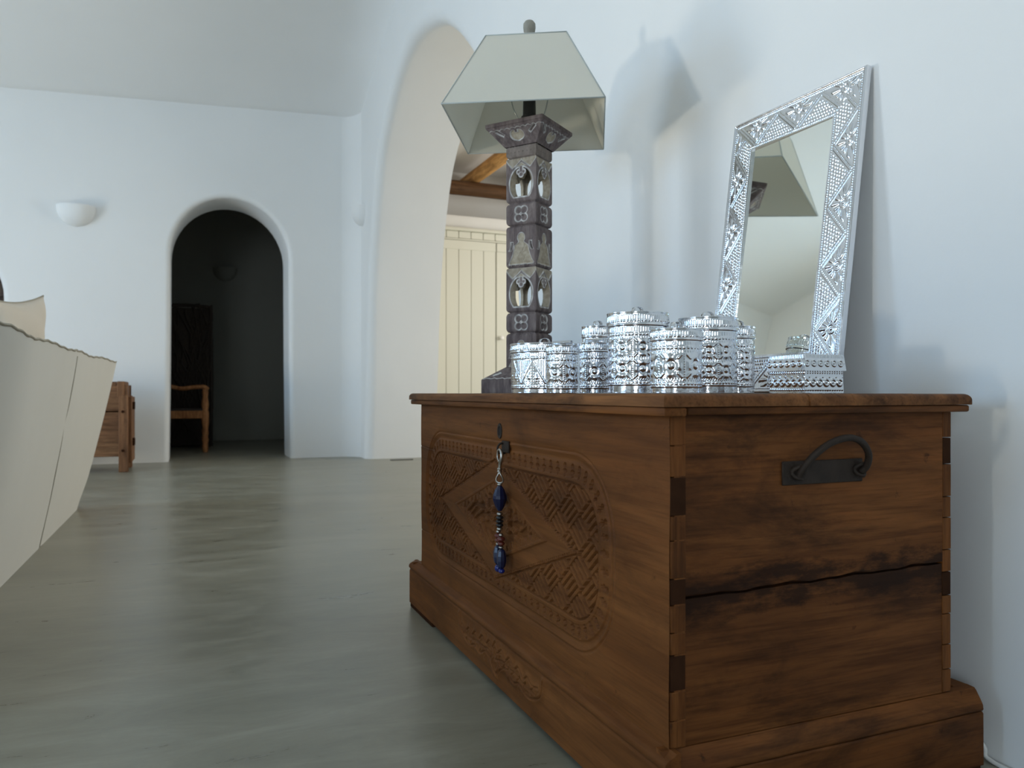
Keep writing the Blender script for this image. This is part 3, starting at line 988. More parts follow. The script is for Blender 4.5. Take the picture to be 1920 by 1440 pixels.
def column_relief(X, Z):
    h = np.zeros_like(X); tan = np.zeros_like(X); ch = np.zeros_like(X); hole = np.zeros_like(X, bool)
    inset = np.zeros_like(X)

    def line(d, w=0.0017):
        return np.exp(-(d / w) ** 2)

    for z0, z1, kind in sections:
        S_ = (Z >= z0 - 0.0015) & (Z <= z1 + 0.0015)
        de = np.minimum(Z - z0, z1 - Z)
        rr = 0.012 if kind == 'block' else 0.009
        e = np.clip(de, 0, rr) / rr
        ins = (0.0075 if kind == 'block' else 0.0055) * (1 - np.sqrt(np.clip(1 - (1 - e) ** 2, 0, 1)))
        if kind in ('window', 'neck'):
            ins = np.where(Z > (z0 + z1) / 2, ins * 0.25, ins)
        inset = np.where(S_, ins, inset)
        if kind == 'window':
            zc = z0 + 0.047
            el = np.hypot(X / 0.0335, (Z - zc) / 0.043) - 1
            el_d = el * 0.034
            dtre = np.minimum.reduce([np.hypot(X, Z - (zc + 0.024)) - 0.0085, np.hypot(np.abs(X) - 0.0075, Z - (zc + 0.031)) - 0.0070, np.where(Z > zc + 0.03, np.abs(X) - 0.007, 9)])
            flat = (z0 + 0.014) - Z
            d = np.maximum.reduce([el_d, -dtre, flat])
            hole |= S_ & (d < 0)
            ch = np.where(S_, np.maximum(ch, line(d - 0.0016)), ch)
            zo = ogee(X, Z, z1)
            ch = np.where(S_, np.maximum(ch, line((Z - zo) * 0.8)), ch)
            tan = np.where(S_ & (Z > zo), 0.85, tan)
            h = np.where(S_ & (Z > zo), -0.0025, h)
            tri = np.maximum(np.abs(X) * 0.62 + (Z - (z1 - 0.013)), (z1 - 0.0225) - Z + 0.0012 * np.cos(X * 900))
            tan = np.where(S_ & (tri < 0), 1.0, tan)
            h = np.where(S_ & (tri < 0), -0.0020, h)
            ch = np.where(S_, np.maximum(ch, 0.8 * line(tri, 0.0009)), ch)
        elif kind == 'block':
            zc = (z0 + z1) / 2
            d = np.minimum.reduce([np.hypot(X - a, Z - zc - b) - 0.0098 for a in (-0.0082, 0.0082) for b in (-0.0095, 0.0095)])
            ch = np.where(S_, np.maximum(ch, line(d - 0.0004)), ch)
            ins2 = S_ & (d < 0)
            rad = np.hypot(X, Z - zc)
            h = np.where(ins2, -0.0035 + 0.0022 * np.abs(np.cos(2 * np.arctan2(Z - zc, X))) * smooth(0.004, 0.012, rad), h)
            h = np.where(S_ & (rad < 0.0052), 0.0012 * np.sqrt(np.clip(1 - (rad / 0.0052) ** 2, 0, 1)), h)
        elif kind == 'figure':
            zc = z1 - 0.030
            zb = z0 + 0.012
            head = np.hypot(X, (Z - zc) * 0.9) - 0.0105
            tt = np.clip((zc - 0.008 - Z) / (zc - 0.008 - zb), 0, 1)
            hw = 0.0075 + 0.012 * smooth(0.05, 0.25, tt) + 0.016 * tt ** 2.2
            body = np.maximum(np.abs(X) - hw, np.maximum(Z - (zc - 0.004), zb - 0.004 - Z))
            d = np.minimum(head, body)
            tan = np.where(S_ & (d < 0), 1.0, tan)
            h = np.where(S_ & (d < 0), -0.0022, h)
            h -= np.where(S_ & (d < 0), 0.0010 * line(np.abs(X) - 0.006 - 0.004 * np.sin(Z * 200), 0.001), 0)
            ch = np.where(S_, np.maximum(ch, line(d - 0.0006, 0.0009)), ch)
            xr = np.abs(X) - 0.0275 - 18 * np.clip(zc - 0.016 - Z, -1, 1) ** 2 * 1.0
            lf = np.maximum(np.abs(xr) - 0.0034, np.abs(Z - (zc - 0.022)) - 0.0105)
            h = np.where(S_ & (lf < 0), -0.008, h)
            ch = np.where(S_, np.maximum(ch, line(lf - 0.0007, 0.0009)), ch)
            bz = np.abs(Z - (z0 + 0.006))
            dots = np.hypot((np.abs(X) % 0.012) - 0.006, Z - (z0 + 0.0055)) - 0.0014
            h = np.where(S_ & (dots < 0), -0.002, h)
            tan = np.where(S_ & (dots < 0), 0.9, tan)
            gro = np.exp(-((Z - (z0 + 0.0125)) / 0.0012) ** 2)
            h = np.where(S_, h - 0.0015 * gro, h)
            vg = np.exp(-((((X + 0.5) / 0.0055) % 1.0 - 0.5) / 0.14) ** 2)
            h = np.where(S_ & (Z > zc - 0.012) & (d > 0.002), h - 0.0008 * vg, h)
        else:
            tan = np.where(S_, 0.25, tan)
            dots = np.hypot((np.abs(X) % 0.012) - 0.006, Z - (z0 + 0.014)) - 0.0013
            h = np.where(S_ & (dots < 0), -0.002, h)
    h += 0.0004 * np.sin(X * 700 + 40 * np.sin(Z * 90)) * np.sin(Z * 130)
    ch *= 0.75 + 0.25 * np.sin(X * 310 + Z * 170)
    return h, tan, ch, hole, inset


xs = np.linspace(-HWC, HWC, 90)
zs = np.linspace(0.060, 0.6445, 560)
XX, ZZ = np.meshgrid(xs, zs, indexing='ij')
h_, tan_, ch_, hole_, ins_ = column_relief(XX, ZZ)
edge = np.abs(XX) > HWC - 0.0025
h_ = np.where(edge, 0, h_)
sc_ = (HWC - ins_) / HWC
P = np.stack([XX * sc_, -(HWC - ins_ + h_), ZZ], -1)
TI = 0.0125
Bk = np.stack([XX * (HWC - TI) / HWC, np.full_like(XX, -(HWC - TI)), ZZ], -1)
hm = hole_[:-1, :-1] & hole_[1:, :-1] & hole_[1:, 1:] & hole_[:-1, 1:]
cme = grid_mesh('column_face', P, mask=~hm, back=Bk, attrs={'tan': tan_, 'chalk': ch_})
for k in range(4):
    o = link('column_face', cme, M['lampwood'], LP, smooth=(k == 0))
    o.rotation_euler = (0, 0, k * math.pi / 2)


def pyramid_face(name, hb, ht, z0, z1, relief, nx=110, nz=70):
    xs = np.linspace(-1, 1, nx); zs = np.linspace(0, 1, nz)
    U_, V_ = np.meshgrid(xs, zs, indexing='ij')
    hw = hb + (ht - hb) * V_
    Xr = U_ * hw
    sl = math.hypot(ht - hb, z1 - z0)
    h, tan, ch = relief(Xr, V_ * sl, hw, sl)
    h = np.where(np.abs(U_) > 0.97, 0, h)
    ny, nzv = (z1 - z0) / sl, -(ht - hb) / sl
    P = np.stack([Xr, -(hw + h * ny), z0 + V_ * (z1 - z0) + h * nzv], -1)
    return grid_mesh(name, P, attrs={'tan': tan, 'chalk': ch})


def cap_relief(X, S_, hw, sl):
    h = np.zeros_like(X); tan = np.zeros_like(X); ch = np.zeros_like(X)
    d = np.minimum(np.hypot(np.abs(X) - 0.0065, (S_ - 0.028)) - 0.0125, np.hypot(X, S_ - 0.025) - 0.012)
    stem = np.maximum(np.abs(X) - 0.005, 0.034 - S_)
    d = np.maximum(d, -stem)
    tan = np.where(d < 0, 1.0, tan); h = np.where(d < 0, -0.003, h)
    ch = np.maximum(ch, np.exp(-((d - 0.0006) / 0.0012) ** 2))
    sc = sl - 0.012 + 0.0035 * np.abs(np.sin(X / 0.0155 * math.pi)) * 1.0
    ch = np.maximum(ch, np.exp(-((S_ - sc) / 0.0011) ** 2))
    h = np.where(S_ > sc, 0.0012, h)
    q = (np.abs(X) - 0.048) * 0.8 + (S_ - sl * 0.66) * 0.6
    q2 = -(np.abs(X) - 0.048) * 0.6 + (S_ - sl * 0.66) * 0.8
    dsh = np.maximum(np.abs(q) - 0.0125, np.abs(q2) - 0.0036)
    h = np.where(dsh < 0, -0.004, h)
    ch = np.maximum(ch, np.exp(-(dsh / 0.0011) ** 2))
    h -= 0.0004 * np.sin(X * 500 + S_ * 150)
    return h, tan, ch * (0.75 + 0.25 * np.sin(X * 240))


def base_relief(X, S_, hw, sl):
    h = np.zeros_like(X); tan = np.zeros_like(X); ch = np.zeros_like(X)
    sc = 0.004 + 0.0035 * np.abs(np.sin(X / 0.022 * math.pi))
    ch = np.maximum(ch, np.exp(-((S_ - sc) / 0.0012) ** 2))
    q = (np.abs(X) - 0.056)
    dsh = np.maximum(np.abs(q * 0.7 + (S_ - sl * 0.42)) - 0.004, np.abs(q - (S_ - sl * 0.42) * 0.7) - 0.013)
    h = np.where(dsh < 0, -0.003, h)
    ch = np.maximum(ch, np.exp(-(dsh / 0.0011) ** 2))
    h -= 0.0004 * np.sin(X * 500 + S_ * 150)
    return h, tan, ch


capme = pyramid_face('capital_face', 0.0475, 0.0835, 0.6445, 0.6900, cap_relief)
baseme = pyramid_face('base_slope', 0.0925, 0.0445, 0.0350, 0.0690, base_relief)
for k in range(4):
    o = link('capital_face', capme, M['lampwood'], LP, smooth=(k == 0)); o.rotation_euler = (0, 0, k * math.pi / 2)
    o = link('base_slope', baseme, M['lampwood'], LP, smooth=(k == 0)); o.rotation_euler = (0, 0, k * math.pi / 2)


def lbox(name, hx, hy, z0, z1, mat, bev=0.001):
    bm = bmesh.new()
    bbox(bm, -hx, hx, -hy, hy, z0, z1)
    bmesh.ops.bevel(bm, geom=bm.edges[:], offset=bev, segments=1, affect='EDGES')
    return link(name, bm_mesh(bm, name), mat, LP)


lbox('capital_slab', 0.0850, 0.0850, 0.6900, 0.7000, M['lampwood'])
lbox('base_plate', 0.0925, 0.0925, 0.0, 0.0350, M['lampwood'])
lbox('column_plug', 0.030, 0.030, 0.030, 0.066, M['lampwood'])
lathe('lamp_socket', [(0.024, 0.700), (0.024, 0.712), (0.019, 0.714), (0.019, 0.720), (0.0215, 0.722), (0.0215, 0.732), (0.0175, 0.734), (0.0165, 0.775), (0.014, 0.778)], M['black_plastic'], LP)
lathe('light_bulb', [(0.013, 0.778), (0.015, 0.785), (0.028, 0.805), (0.032, 0.825), (0.028, 0.845), (0.014, 0.858), (0.0, 0.860)], M['bulb'], LP)
hp_ = catmull([(-0.016, 0, 0.722), (-0.030, 0, 0.726), (-0.046, 0, 0.760), (-0.052, 0, 0.82), (-0.035, 0, 0.885), (0.0, 0, 0.905), (0.035, 0, 0.885), (0.052, 0, 0.82), (0.046, 0, 0.760), (0.030, 0, 0.726), (0.016, 0, 0.722)], 6)
hp_ = np.stack([hp_[:, 0] * math.cos(0.75), hp_[:, 0] * math.sin(0.75), hp_[:, 2]], -1)
o = link('harp', tube_mesh('harp', hp_, 0.0016, 8), M['wire'], LP); sm_auto(o, 60)

SH = thing('lamp_shade', None, None, (0, 0, 0))
SH.parent = LP
SH.rotation_euler = (0, 0, -0.50 - LA)
AB, AT, SB, ST_ = 0.197, 0.102, 0.7020, 0.9060
bm = bmesh.new()
rows = []
for hw, z in ((AB, SB), (AB * 0.75 + AT * 0.25, SB * 0.75 + ST_ * 0.25), ((AB + AT) / 2, (SB + ST_) / 2), (AT, ST_)):
    rows.append([(sx * hw, sy * hw, z) for sx, sy in ((-1, -1), (1, -1), (1, 1), (-1, 1))])
for i in range(4):
    bm = bmesh.new()
    col_ = [[bm.verts.new(r_[i]) , bm.verts.new(r_[(i + 1) % 4])] for r_ in rows]
    for p, q in zip(col_[:-1], col_[1:]):
        bm.faces.new((p[0], p[1], q[1], q[0]))
    me = bpy.data.meshes.new('shade_panel'); bm.to_mesh(me); bm.free()
    o = link('shade_panel', me, M['shade'], SH)
    md = o.modifiers.new('thickness', 'SOLIDIFY'); md.thickness = 0.0016; md.offset = -1
    a, b = np.array(rows[0][i]), np.array(rows[0][(i + 1) % 4])
    c_, d_ = np.array(rows[-1][i]), np.array(rows[-1][(i + 1) % 4])
    link('shade_rib', tube_mesh('shade_rib', [a, c_], 0.0017, 6), M['shade_trim'], SH)
    link('shade_hem', tube_mesh('shade_hem', [a, b], 0.0017, 6), M['shade_trim'], SH)
    link('shade_hem', tube_mesh('shade_hem', [c_, d_], 0.0017, 6), M['shade_trim'], SH)
for i in range(2):
    a = i * math.pi / 2 + math.pi / 4
    rr = AT * 1.38
    link('spider_arm', tube_mesh('spider_arm', [(-rr * math.cos(a), -rr * math.sin(a), 0.9045), (0, 0, 0.905), (rr * math.cos(a), rr * math.sin(a), 0.9045)], 0.0014, 6), M['wire'], SH)
# fluted stone-coloured finial
fin = bmesh.new()
prof = [(0.0155, 0.905), (0.0185, 0.908), (0.0165, 0.922), (0.0125, 0.945), (0.0120, 0.953), (0.0150, 0.958), (0.0165, 0.968), (0.0160, 0.978), (0.0110, 0.985), (0.0, 0.987)]
NA = 48
rws = []
for r_, z in prof:
    fl = 0.10 if z < 0.950 else 0.0
    rws.append([fin.verts.new((r_ * (1 + fl * math.cos(12 * a)) * math.cos(a), r_ * (1 + fl * math.cos(12 * a)) * math.sin(a), z)) for a in np.linspace(0, 2 * math.pi, NA + 1)[:-1]] if r_ > 0 else [fin.verts.new((0, 0, z))])
for p, q in zip(rws[:-1], rws[1:]):
    for i in range(NA):
        if len(q) == 1: fin.faces.new((p[i], p[(i + 1) % NA], q[0]))
        else: fin.faces.new((p[i], p[(i + 1) % NA], q[(i + 1) % NA], q[i]))
fin.faces.new(rws[0][::-1])
o = link('finial', bm_mesh(fin, 'finial'), M['finial'], LP, smooth=True)


# ================================================================== SILVER JARS
def flower(du, dv, size):
    """embossed four-petal flower centred in a cell, du,dv metres"""
    rad = np.hypot(du, dv) / size
    an = np.arctan2(dv, du)
    pet = np.cos(2 * an) ** 2
    h = 0.0022 * np.exp(-((rad - 0.62) / 0.20) ** 2) * pet ** 0.7
    h += 0.0026 * np.sqrt(np.clip(1 - (rad / 0.24) ** 2, 0, 1))
    h -= 0.0010 * np.exp(-((rad - 0.33) / 0.07) ** 2)
    diag = np.abs(np.abs(du) - np.abs(dv)) / size
    h += 0.0020 * np.exp(-(diag / 0.11) ** 2) * smooth(0.62, 0.75, rad) * smooth(1.28, 1.12, rad)
    return h


def beads(s, dv, per, r, amp):
    du = (s / per - np.floor(s / per) - 0.5) * per
    return amp * np.sqrt(np.clip(1 - (du ** 2 + dv ** 2) / r ** 2, 0, 1))


def jar_body_h(s, z, H_, style, circ):
    h = np.zeros_like(s)
    nfl = max(8, round(circ / 0.0048)); pf = circ / nfl
    ft = (s / pf) % 1.0
    lowz, topz = H_ * 0.13, H_ * 0.90
    h += np.where(z > topz, 0.0007 * np.cos(ft * 2 * math.pi), 0)
    nb = max(6, round(circ / 0.0070)); pb = circ / nb
    for zz_ in (topz - 0.004, lowz + 0.004):
        h += beads(s, z - zz_, pb, 0.0026, 0.0016)
    h += 0.0012 * np.exp(-((z - lowz) / 0.0012) ** 2)
    lo, hi = lowz + 0.009, topz - 0.009
    inb = (z > lo) & (z < hi)
    if style == 'flower':
        nr = max(1, round((hi - lo) / 0.041)); ch_ = (hi - lo) / nr
        nc = max(5, round(circ / ch_)); cw = circ / nc
        du = ((s / cw) % 1.0 - 0.5) * cw
        dv = (((z - lo) / ch_) % 1.0 - 0.5) * ch_
        h += np.where(inb, flower(du, dv, min(cw, ch_) * 0.5), 0)
        h += np.where(inb, beads(z, np.abs(du) - cw / 2, 0.0042, 0.0017, 0.0010), 0)
        dl = 0.0008 * np.cos(ft * 2 * math.pi) * (np.abs(dv) > ch_ * 0.43)
        h += np.where(inb, dl, 0)
    else:
        nc = max(4, round(circ / 0.062)); cw = circ / nc
        tri = np.abs((s / cw) % 1.0 - 0.5) * 2
        zl = lo + (hi - lo) * tri
        d = (z - zl) / math.hypot(1, 2 * (hi - lo) / cw)
        h += np.where(inb, 0.0020 * np.exp(-(d / 0.0016) ** 2), 0)
        up = inb & (d > 0.003)
        h += np.where(up, 0.0008 * np.cos(ft * 2 * math.pi), 0)
        dn = inb & (d < -0.004)
        du = ((s / cw) % 1.0 - 0.5) * cw
        rad = np.hypot(np.abs(np.abs(du) - cw * 0.5) - 0.009, (z - lo - (hi - lo) * 0.30) * 0.45)
        h += np.where(inb, 0.0020 * np.clip(1 - (rad / 0.0042) ** 2, 0, 1), 0)
        h += np.where(dn, beads(s, ((z / 0.006) % 1 - 0.5) * 0.006, 0.006, 0.0018, 0.0008), 0)
    return h


def make_jar(u, d, wpx, vtop, style, label, hrot, strip):
    lat = (u - 960) / 1450 * d
    x, y = CT * lat + ST * d, -ST * lat + CT * d
    rad = wpx / 1450 * d / 2
    Ht = (737 - vtop) / 1450 * d - 0.001
    J = thing('silver_jar', label, 'jar', (x, y, 0.6195), rng.uniform(0, 6.28), 'embossed silver jars on the chest')
    lidh = min(0.030, Ht * 0.21)
    Hb = Ht - lidh
    rb = rad * 0.965
    circ = 2 * math.pi * rb
    na = int(np.clip(circ / 0.0010, 160, 380)); nz = int(np.clip(Hb / 0.0010, 60, 150))
    th = np.arange(na) * 2 * math.pi / na
    zz = np.linspace(0.0006, Hb - 0.001, nz)
    T, Z = np.meshgrid(th, zz, indexing='ij')
    h = jar_body_h(T * rb, Z, Hb, style, circ)
    h = np.where(Z > Hb - 0.0035, 0.0, h)
    rr = rb - 0.0014 + 0.62 * h
    rr = np.where(Z < 0.0012, rb - 0.0010, rr)
    P = np.stack([rr * np.cos(T), rr * np.sin(T), Z], -1)
    me = grid_mesh('jar_body', P, wrap=True)
    bm = bmesh.new(); bm.from_mesh(me)
    bmesh.ops.holes_fill(bm, edges=[e for e in bm.edges if e.is_boundary])
    bm.to_mesh(me); bm.free()
    link('jar_body', me, M['silver'], J, smooth=True)
    # lid: rolled lower rim, fluted band, low domed top
    nz = 26
    zl = np.linspace(0, 1, nz)
    T, Q = np.meshgrid(th, zl, indexing='ij')
    hf = 0.0007 * np.cos(np.round(2 * math.pi * rad / 0.0046) * T) * smooth(0.22, 0.30, Q) * smooth(0.80, 0.70, Q)
    hf = hf + beads(T * rad, (Q - 0.36) * lidh, 2 * math.pi * rad / max(8, round(2 * math.pi * rad / 0.0068)), 0.0022, 0.0011)
    rr = rad - 0.0012 + hf + 0.0012 * np.exp(-((Q - 0.06) / 0.05) ** 2) + 0.0006 * np.exp(-((Q - 0.97) / 0.04) ** 2)
    z_ = Hb - 0.001 + Q * (lidh - 0.004)
    P = np.stack([rr * np.cos(T), rr * np.sin(T), z_], -1)
    top = []
    for f, dz in ((0.985, 0.0006), (0.95, 0.0004), (0.80, 0.0016), (0.45, 0.0034), (0.12, 0.0042), (0.005, 0.0043)):
        top.append(np.stack([rad * f * np.cos(th), rad * f * np.sin(th), np.full(na, Hb - 0.001 + lidh - 0.004 + dz)], -1))
    bot = np.stack([rad * 0.90 * np.cos(th), rad * 0.90 * np.sin(th), np.full(na, Hb - 0.0008)], -1)
    P = np.concatenate([bot[:, None], P, np.stack(top, 1)], axis=1)
    L = link('jar_lid', grid_mesh('jar_lid', P, wrap=True), M['silver'], J, smooth=True)
    # strap handle across the lid
    hw, hh_ = min(0.013, rad * 0.4), (0.010 if strip == 'arch' else 0.004)
    st_ = catmull([(-hw, 0, 0), (-hw * 0.75, 0, hh_ * 0.75), (0, 0, hh_), (hw * 0.75, 0, hh_ * 0.75), (hw, 0, 0)], 5)
    bm = bmesh.new()
    zt0 = Ht - 0.0012
    ww = 0.004
    if strip == 'arch':
        rws = [[bm.verts.new((p[0], sy * ww, zt0 + p[2])) for sy in (-1, 1)] for p in st_]
        for p, q in zip(rws[:-1], rws[1:]): bm.faces.new((p[0], p[1], q[1], q[0]))
        me = bpy.data.meshes.new('lid_strap'); bm.to_mesh(me); bm.free()
    else:
        bm.free()
        me = tube_mesh('lid_strap', [(-rad * 0.75, 0, zt0 + 0.0035), (0, 0, zt0 + 0.0035), (rad * 0.75, 0, zt0 + 0.0035)], 0.0033, 12)
    o = link('lid_strap', me, M['silver'], L, smooth=(strip == 'arch'))
    if strip == 'arch':
        md = o.modifiers.new('thickness', 'SOLIDIFY'); md.thickness = 0.0008
    else:
        sm_auto(o, 50)
    o.rotation_euler = (0, 0, hrot - J.rotation_euler.z)
    return J


make_jar(1021, 1.75, 131, 641, 'zigzag', 'squat wide silver jar with zigzag embossing, leftmost beside the lamp', 0.2, 'arch')
make_jar(1054, 1.55, 63, 643, 'flower', 'small silver jar standing in front of the squat wide jar', -1.2, 'tube')
make_jar(1114, 1.62, 58, 638, 'flower', 'small silver jar just left of the largest jar', -1.2, 'tube')
make_jar(1121, 1.80, 62, 608, 'flower', 'tall narrow silver jar half hidden behind a small jar and the largest jar', 0.4, 'arch')
make_jar(1195.5, 1.50, 117, 583, 'flower', 'largest silver jar with embossed flowers in the middle of the row', 0.3, 'arch')
make_jar(1267.5, 1.30, 101, 612, 'flower', 'medium silver jar at the front between the largest jar and the right pair', 0.5, 'arch')
make_jar(1327, 1.50, 112, 592, 'flower', 'tall wide silver jar behind the front medium jar', 0.1, 'arch')
make_jar(1384, 1.65, 63, 608, 'flower', 'slender silver jar rightmost of the jars, in front of the mirror', 0.1, 'arch')

# ================================================================== SILVER BOX
BXO = (0.915, 0.974)
BW = 0.086
SBX = thing('silver_box', 'small square embossed silver box at the right end of the chest', 'box', (BXO[0] + BW / 2, BXO[1] + BW / 2, 0.6195), 0.0)


def panel_relief(name, hw0, hw1, z0, z1, hfun, mat, parent, k, nx=96, nz=46):
    U_, V_ = np.meshgrid(np.linspace(-1, 1, nx), np.linspace(0, 1, nz), indexing='ij')
    hw = hw0 + (hw1 - hw0) * V_
    X = U_ * hw; Z = z0 + V_ * (z1 - z0)
    h = hfun(X, Z) * smooth(1.0, 0.95, np.abs(U_)) * smooth(0, 0.05, V_) * smooth(1, 0.95, V_)
    P = np.stack([X, -(hw + h), Z], -1)
    o = link(name, grid_mesh(name, P), mat, parent, smooth=True)
    o.rotation_euler = (0, 0, k * math.pi / 2)
    return o


def box_body_h(X, Z):
    h = beads(X + 0.5, Z - 0.034, 0.0052, 0.0017, 0.0011) + beads(X + 0.5, Z - 0.006, 0.0052, 0.0017, 0.0011)
    du = ((X + 0.5) / 0.0142 % 1 - 0.5) * 0.0142
    rad = np.hypot(du, Z - 0.018)
    h += 0.0022 * np.exp(-((rad - 0.0050) / 0.0013) ** 2) + 0.0022 * np.clip(1 - (rad / 0.0024) ** 2, 0, 1)
    h += 0.0012 * np.clip(1 - (np.hypot(np.abs(du) - 0.0071, Z - 0.027) / 0.0016) ** 2, 0, 1)
    return h


def box_lid_h(X, Z):
    du = ((X + 0.5) / 0.0142 % 1 - 0.5) * 0.0142
    zc = 0.0495
    rad = np.hypot(du, Z - zc)
    h = 0.0018 * np.exp(-((rad - 0.0045) / 0.0013) ** 2) + 0.002 * np.clip(1 - (rad / 0.0022) ** 2, 0, 1)
    h += np.where(Z > 0.0575, 0.0006 * np.cos(X / 0.004 * 2 * math.pi), 0)
    return h


hb = BW / 2
for k in range(4):
    panel_relief('box_side', hb - 0.0015, hb - 0.0025, 0.0008, 0.0385, box_body_h, M['silver'], SBX, k)
    panel_relief('box_lid_side', hb + 0.0015, hb - 0.0015, 0.0375, 0.0640, box_lid_h, M['silver'], SBX, k)
bm = bmesh.new(); bbox(bm, -hb + 0.003, hb - 0.003, -hb + 0.003, hb - 0.003, 0, 0.038)
link('box_core', bm_mesh(bm, 'box_core'), M['silver'], SBX)
bm = bmesh.new()
a_ = hb - 0.0014
bbox(bm, -a_, a_, -a_, a_, 0.0632, 0.0642)
bmesh.ops.bevel(bm, geom=bm.edges[:], offset=0.0004, segments=1, affect='EDGES')
link('box_lid_top', bm_mesh(bm, 'box_lid_top'), M['silver'], SBX)
bm = bmesh.new(); bbox(bm, -hb - 0.0012, hb + 0.0012, -hb - 0.0012, hb + 0.0012, 0.0372, 0.0380)
link('box_lid_rim', bm_mesh(bm, 'box_lid_rim'), M['silver'], SBX)

# ================================================================== MIRROR leaning on the wall
MW, MH, TILT = 0.392, 0.657, 0.130
MR = thing('leaning_mirror', 'mirror in an embossed silver frame leaning on the wall behind the jars', 'mirror', (1.150, 1.342, 0.6205))
MR.rotation_euler = (0, TILT, 0.028)
GY0, GY1, GZ0, GZ1 = -0.117, 0.124, 0.084, 0.578


def frame_h(A, Z):
    """A along the width (-.2...2), Z up the height; embossed sheet"""
    h = np.zeros_like(A)
    do = np.minimum(MW / 2 - np.abs(A), np.minimum(Z, MH - Z))                      # from outer edge
    di = np.maximum(np.maximum(GY0 - A, A - GY1), np.maximum(GZ0 - Z, Z - GZ1))      # from glass
    h += 0.0030 * np.exp(-((do - 0.003) / 0.003) ** 2)
    horiz = (np.maximum(GZ0 - Z, Z - GZ1) > np.maximum(GY0 - A, A - GY1))
    run = np.where(horiz, A + 0.5, Z)
    h += beads(run, do - 0.0100, 0.0050, 0.0021, 0.0016)
    h += beads(run, di - 0.0050, 0.0050, 0.0019, 0.0015)
    wdt = do + di
    t_ = np.clip((do - 0.014) / np.maximum(wdt - 0.022, 0.01), 0, 1)
    per = 0.128
    ph = (run / per + np.where(horiz, 0.22, 0.0)) % 1.0
    tri = np.abs(ph - 0.5) * 2
    dz = (t_ - tri) * 0.055 * 0.72
    band = (do > 0.0135) & (di > 0.0085)
    h += np.where(band, 0.0013 * np.exp(-((np.abs(dz) - 0.0030) / 0.0012) ** 2), 0)
    h += np.where(band, beads(run, dz, 0.0042, 0.0014, 0.0009), 0)
    # eye and rays in the triangles against the outer edge
    du = (ph - 0.5) * per
    dv = (1 - t_) * 0.060
    up = band & (dz > 0.008)
    lowt = band & (dz < -0.008)
    du2 = (((ph) % 1.0) - np.where(ph > 0.5, 1.0, 0.0)) * per
    dvo = t_ * 0.060
    r1 = np.hypot(du2, dvo - 0.014)
    eye = 0.0026 * np.clip(1 - (r1 / 0.0042) ** 2, 0, 1) + 0.0020 * np.exp(-((r1 - 0.0092) / 0.0018) ** 2)
    an = np.arctan2(dvo - 0.014, du2)
    rays = 0.0024 * np.clip(np.cos(an * 12), 0, 1) ** 0.6 * smooth(0.0125, 0.0155, r1) * smooth(0.0420, 0.0340, r1)
    g = 0.0074
    gi = (du + 0.5) / g
    gj = dv / g
    shift = np.where(np.floor(gj) % 2 == 0, 0.0, 0.5)
    fu = ((gi + shift) % 1 - 0.5) * g; fv = (gj % 1 - 0.5) * g
    jit = 0.0007 * np.sin(np.floor(gi) * 12.9 + np.floor(gj) * 78.2)
    dots = 0.0019 * np.sqrt(np.clip(1 - ((fu + jit) ** 2 + (fv - jit) ** 2) / 0.0024 ** 2, 0, 1))
    h += np.where(lowt, eye + rays, 0)
    h += np.where(up, dots, 0)
    return h


aa = np.linspace(-MW / 2, MW / 2, 300)
zz = np.linspace(0, MH, 490)
AA, ZZ = np.meshgrid(aa, zz, indexing='ij')
h_ = frame_h(AA, ZZ)
warp = 0.0015 * np.sin(AA * 16) * np.sin(ZZ * 9)
P = np.stack([-h_ - 0.001 + warp, AA, ZZ], -1)
Bk = np.stack([np.full_like(h_, 0.010), AA, ZZ], -1)
ins = (AA > GY0) & (AA < GY1) & (ZZ > GZ0) & (ZZ < GZ1)
hm = ins[:-1, :-1] & ins[1:, 1:]
me = grid_mesh('mirror_frame', P, mask=~hm, back=Bk, flip=True)
link('mirror_frame', me, M['silver_frame'], MR, smooth=True)
bm = bmesh.new(); bbox(bm, 0.003, 0.006, GY0 - 0.005, GY1 + 0.005, GZ0 - 0.005, GZ1 + 0.005)
link('mirror_glass', bm_mesh(bm, 'mirror_glass'), M['mirror'], MR)
bm = bmesh.new(); bbox(bm, 0.0061, 0.0095, -MW / 2 + 0.01, MW / 2 - 0.01, 0.01, MH - 0.01)
link('mirror_backing', bm_mesh(bm, 'mirror_backing'), M['teak_z'], MR)

# white cord on the floor between the chest and the wall
cx_ = [(1.226, 1.60, 0.30), (1.222, 1.30, 0.16), (1.224, 1.05, 0.085), (1.235, 0.914, 0.032), (1.236, 0.895, 0.006), (1.232, 0.83, 0.0045), (1.225, 0.70, 0.0045), (1.215, 0.45, 0.0045)]
o = tube('power_cord', catmull(cx_, 8), 0.0038, M['cord'], None, 8)
tag(o, 'thin white power cord on the floor between chest and wall', 'cord')

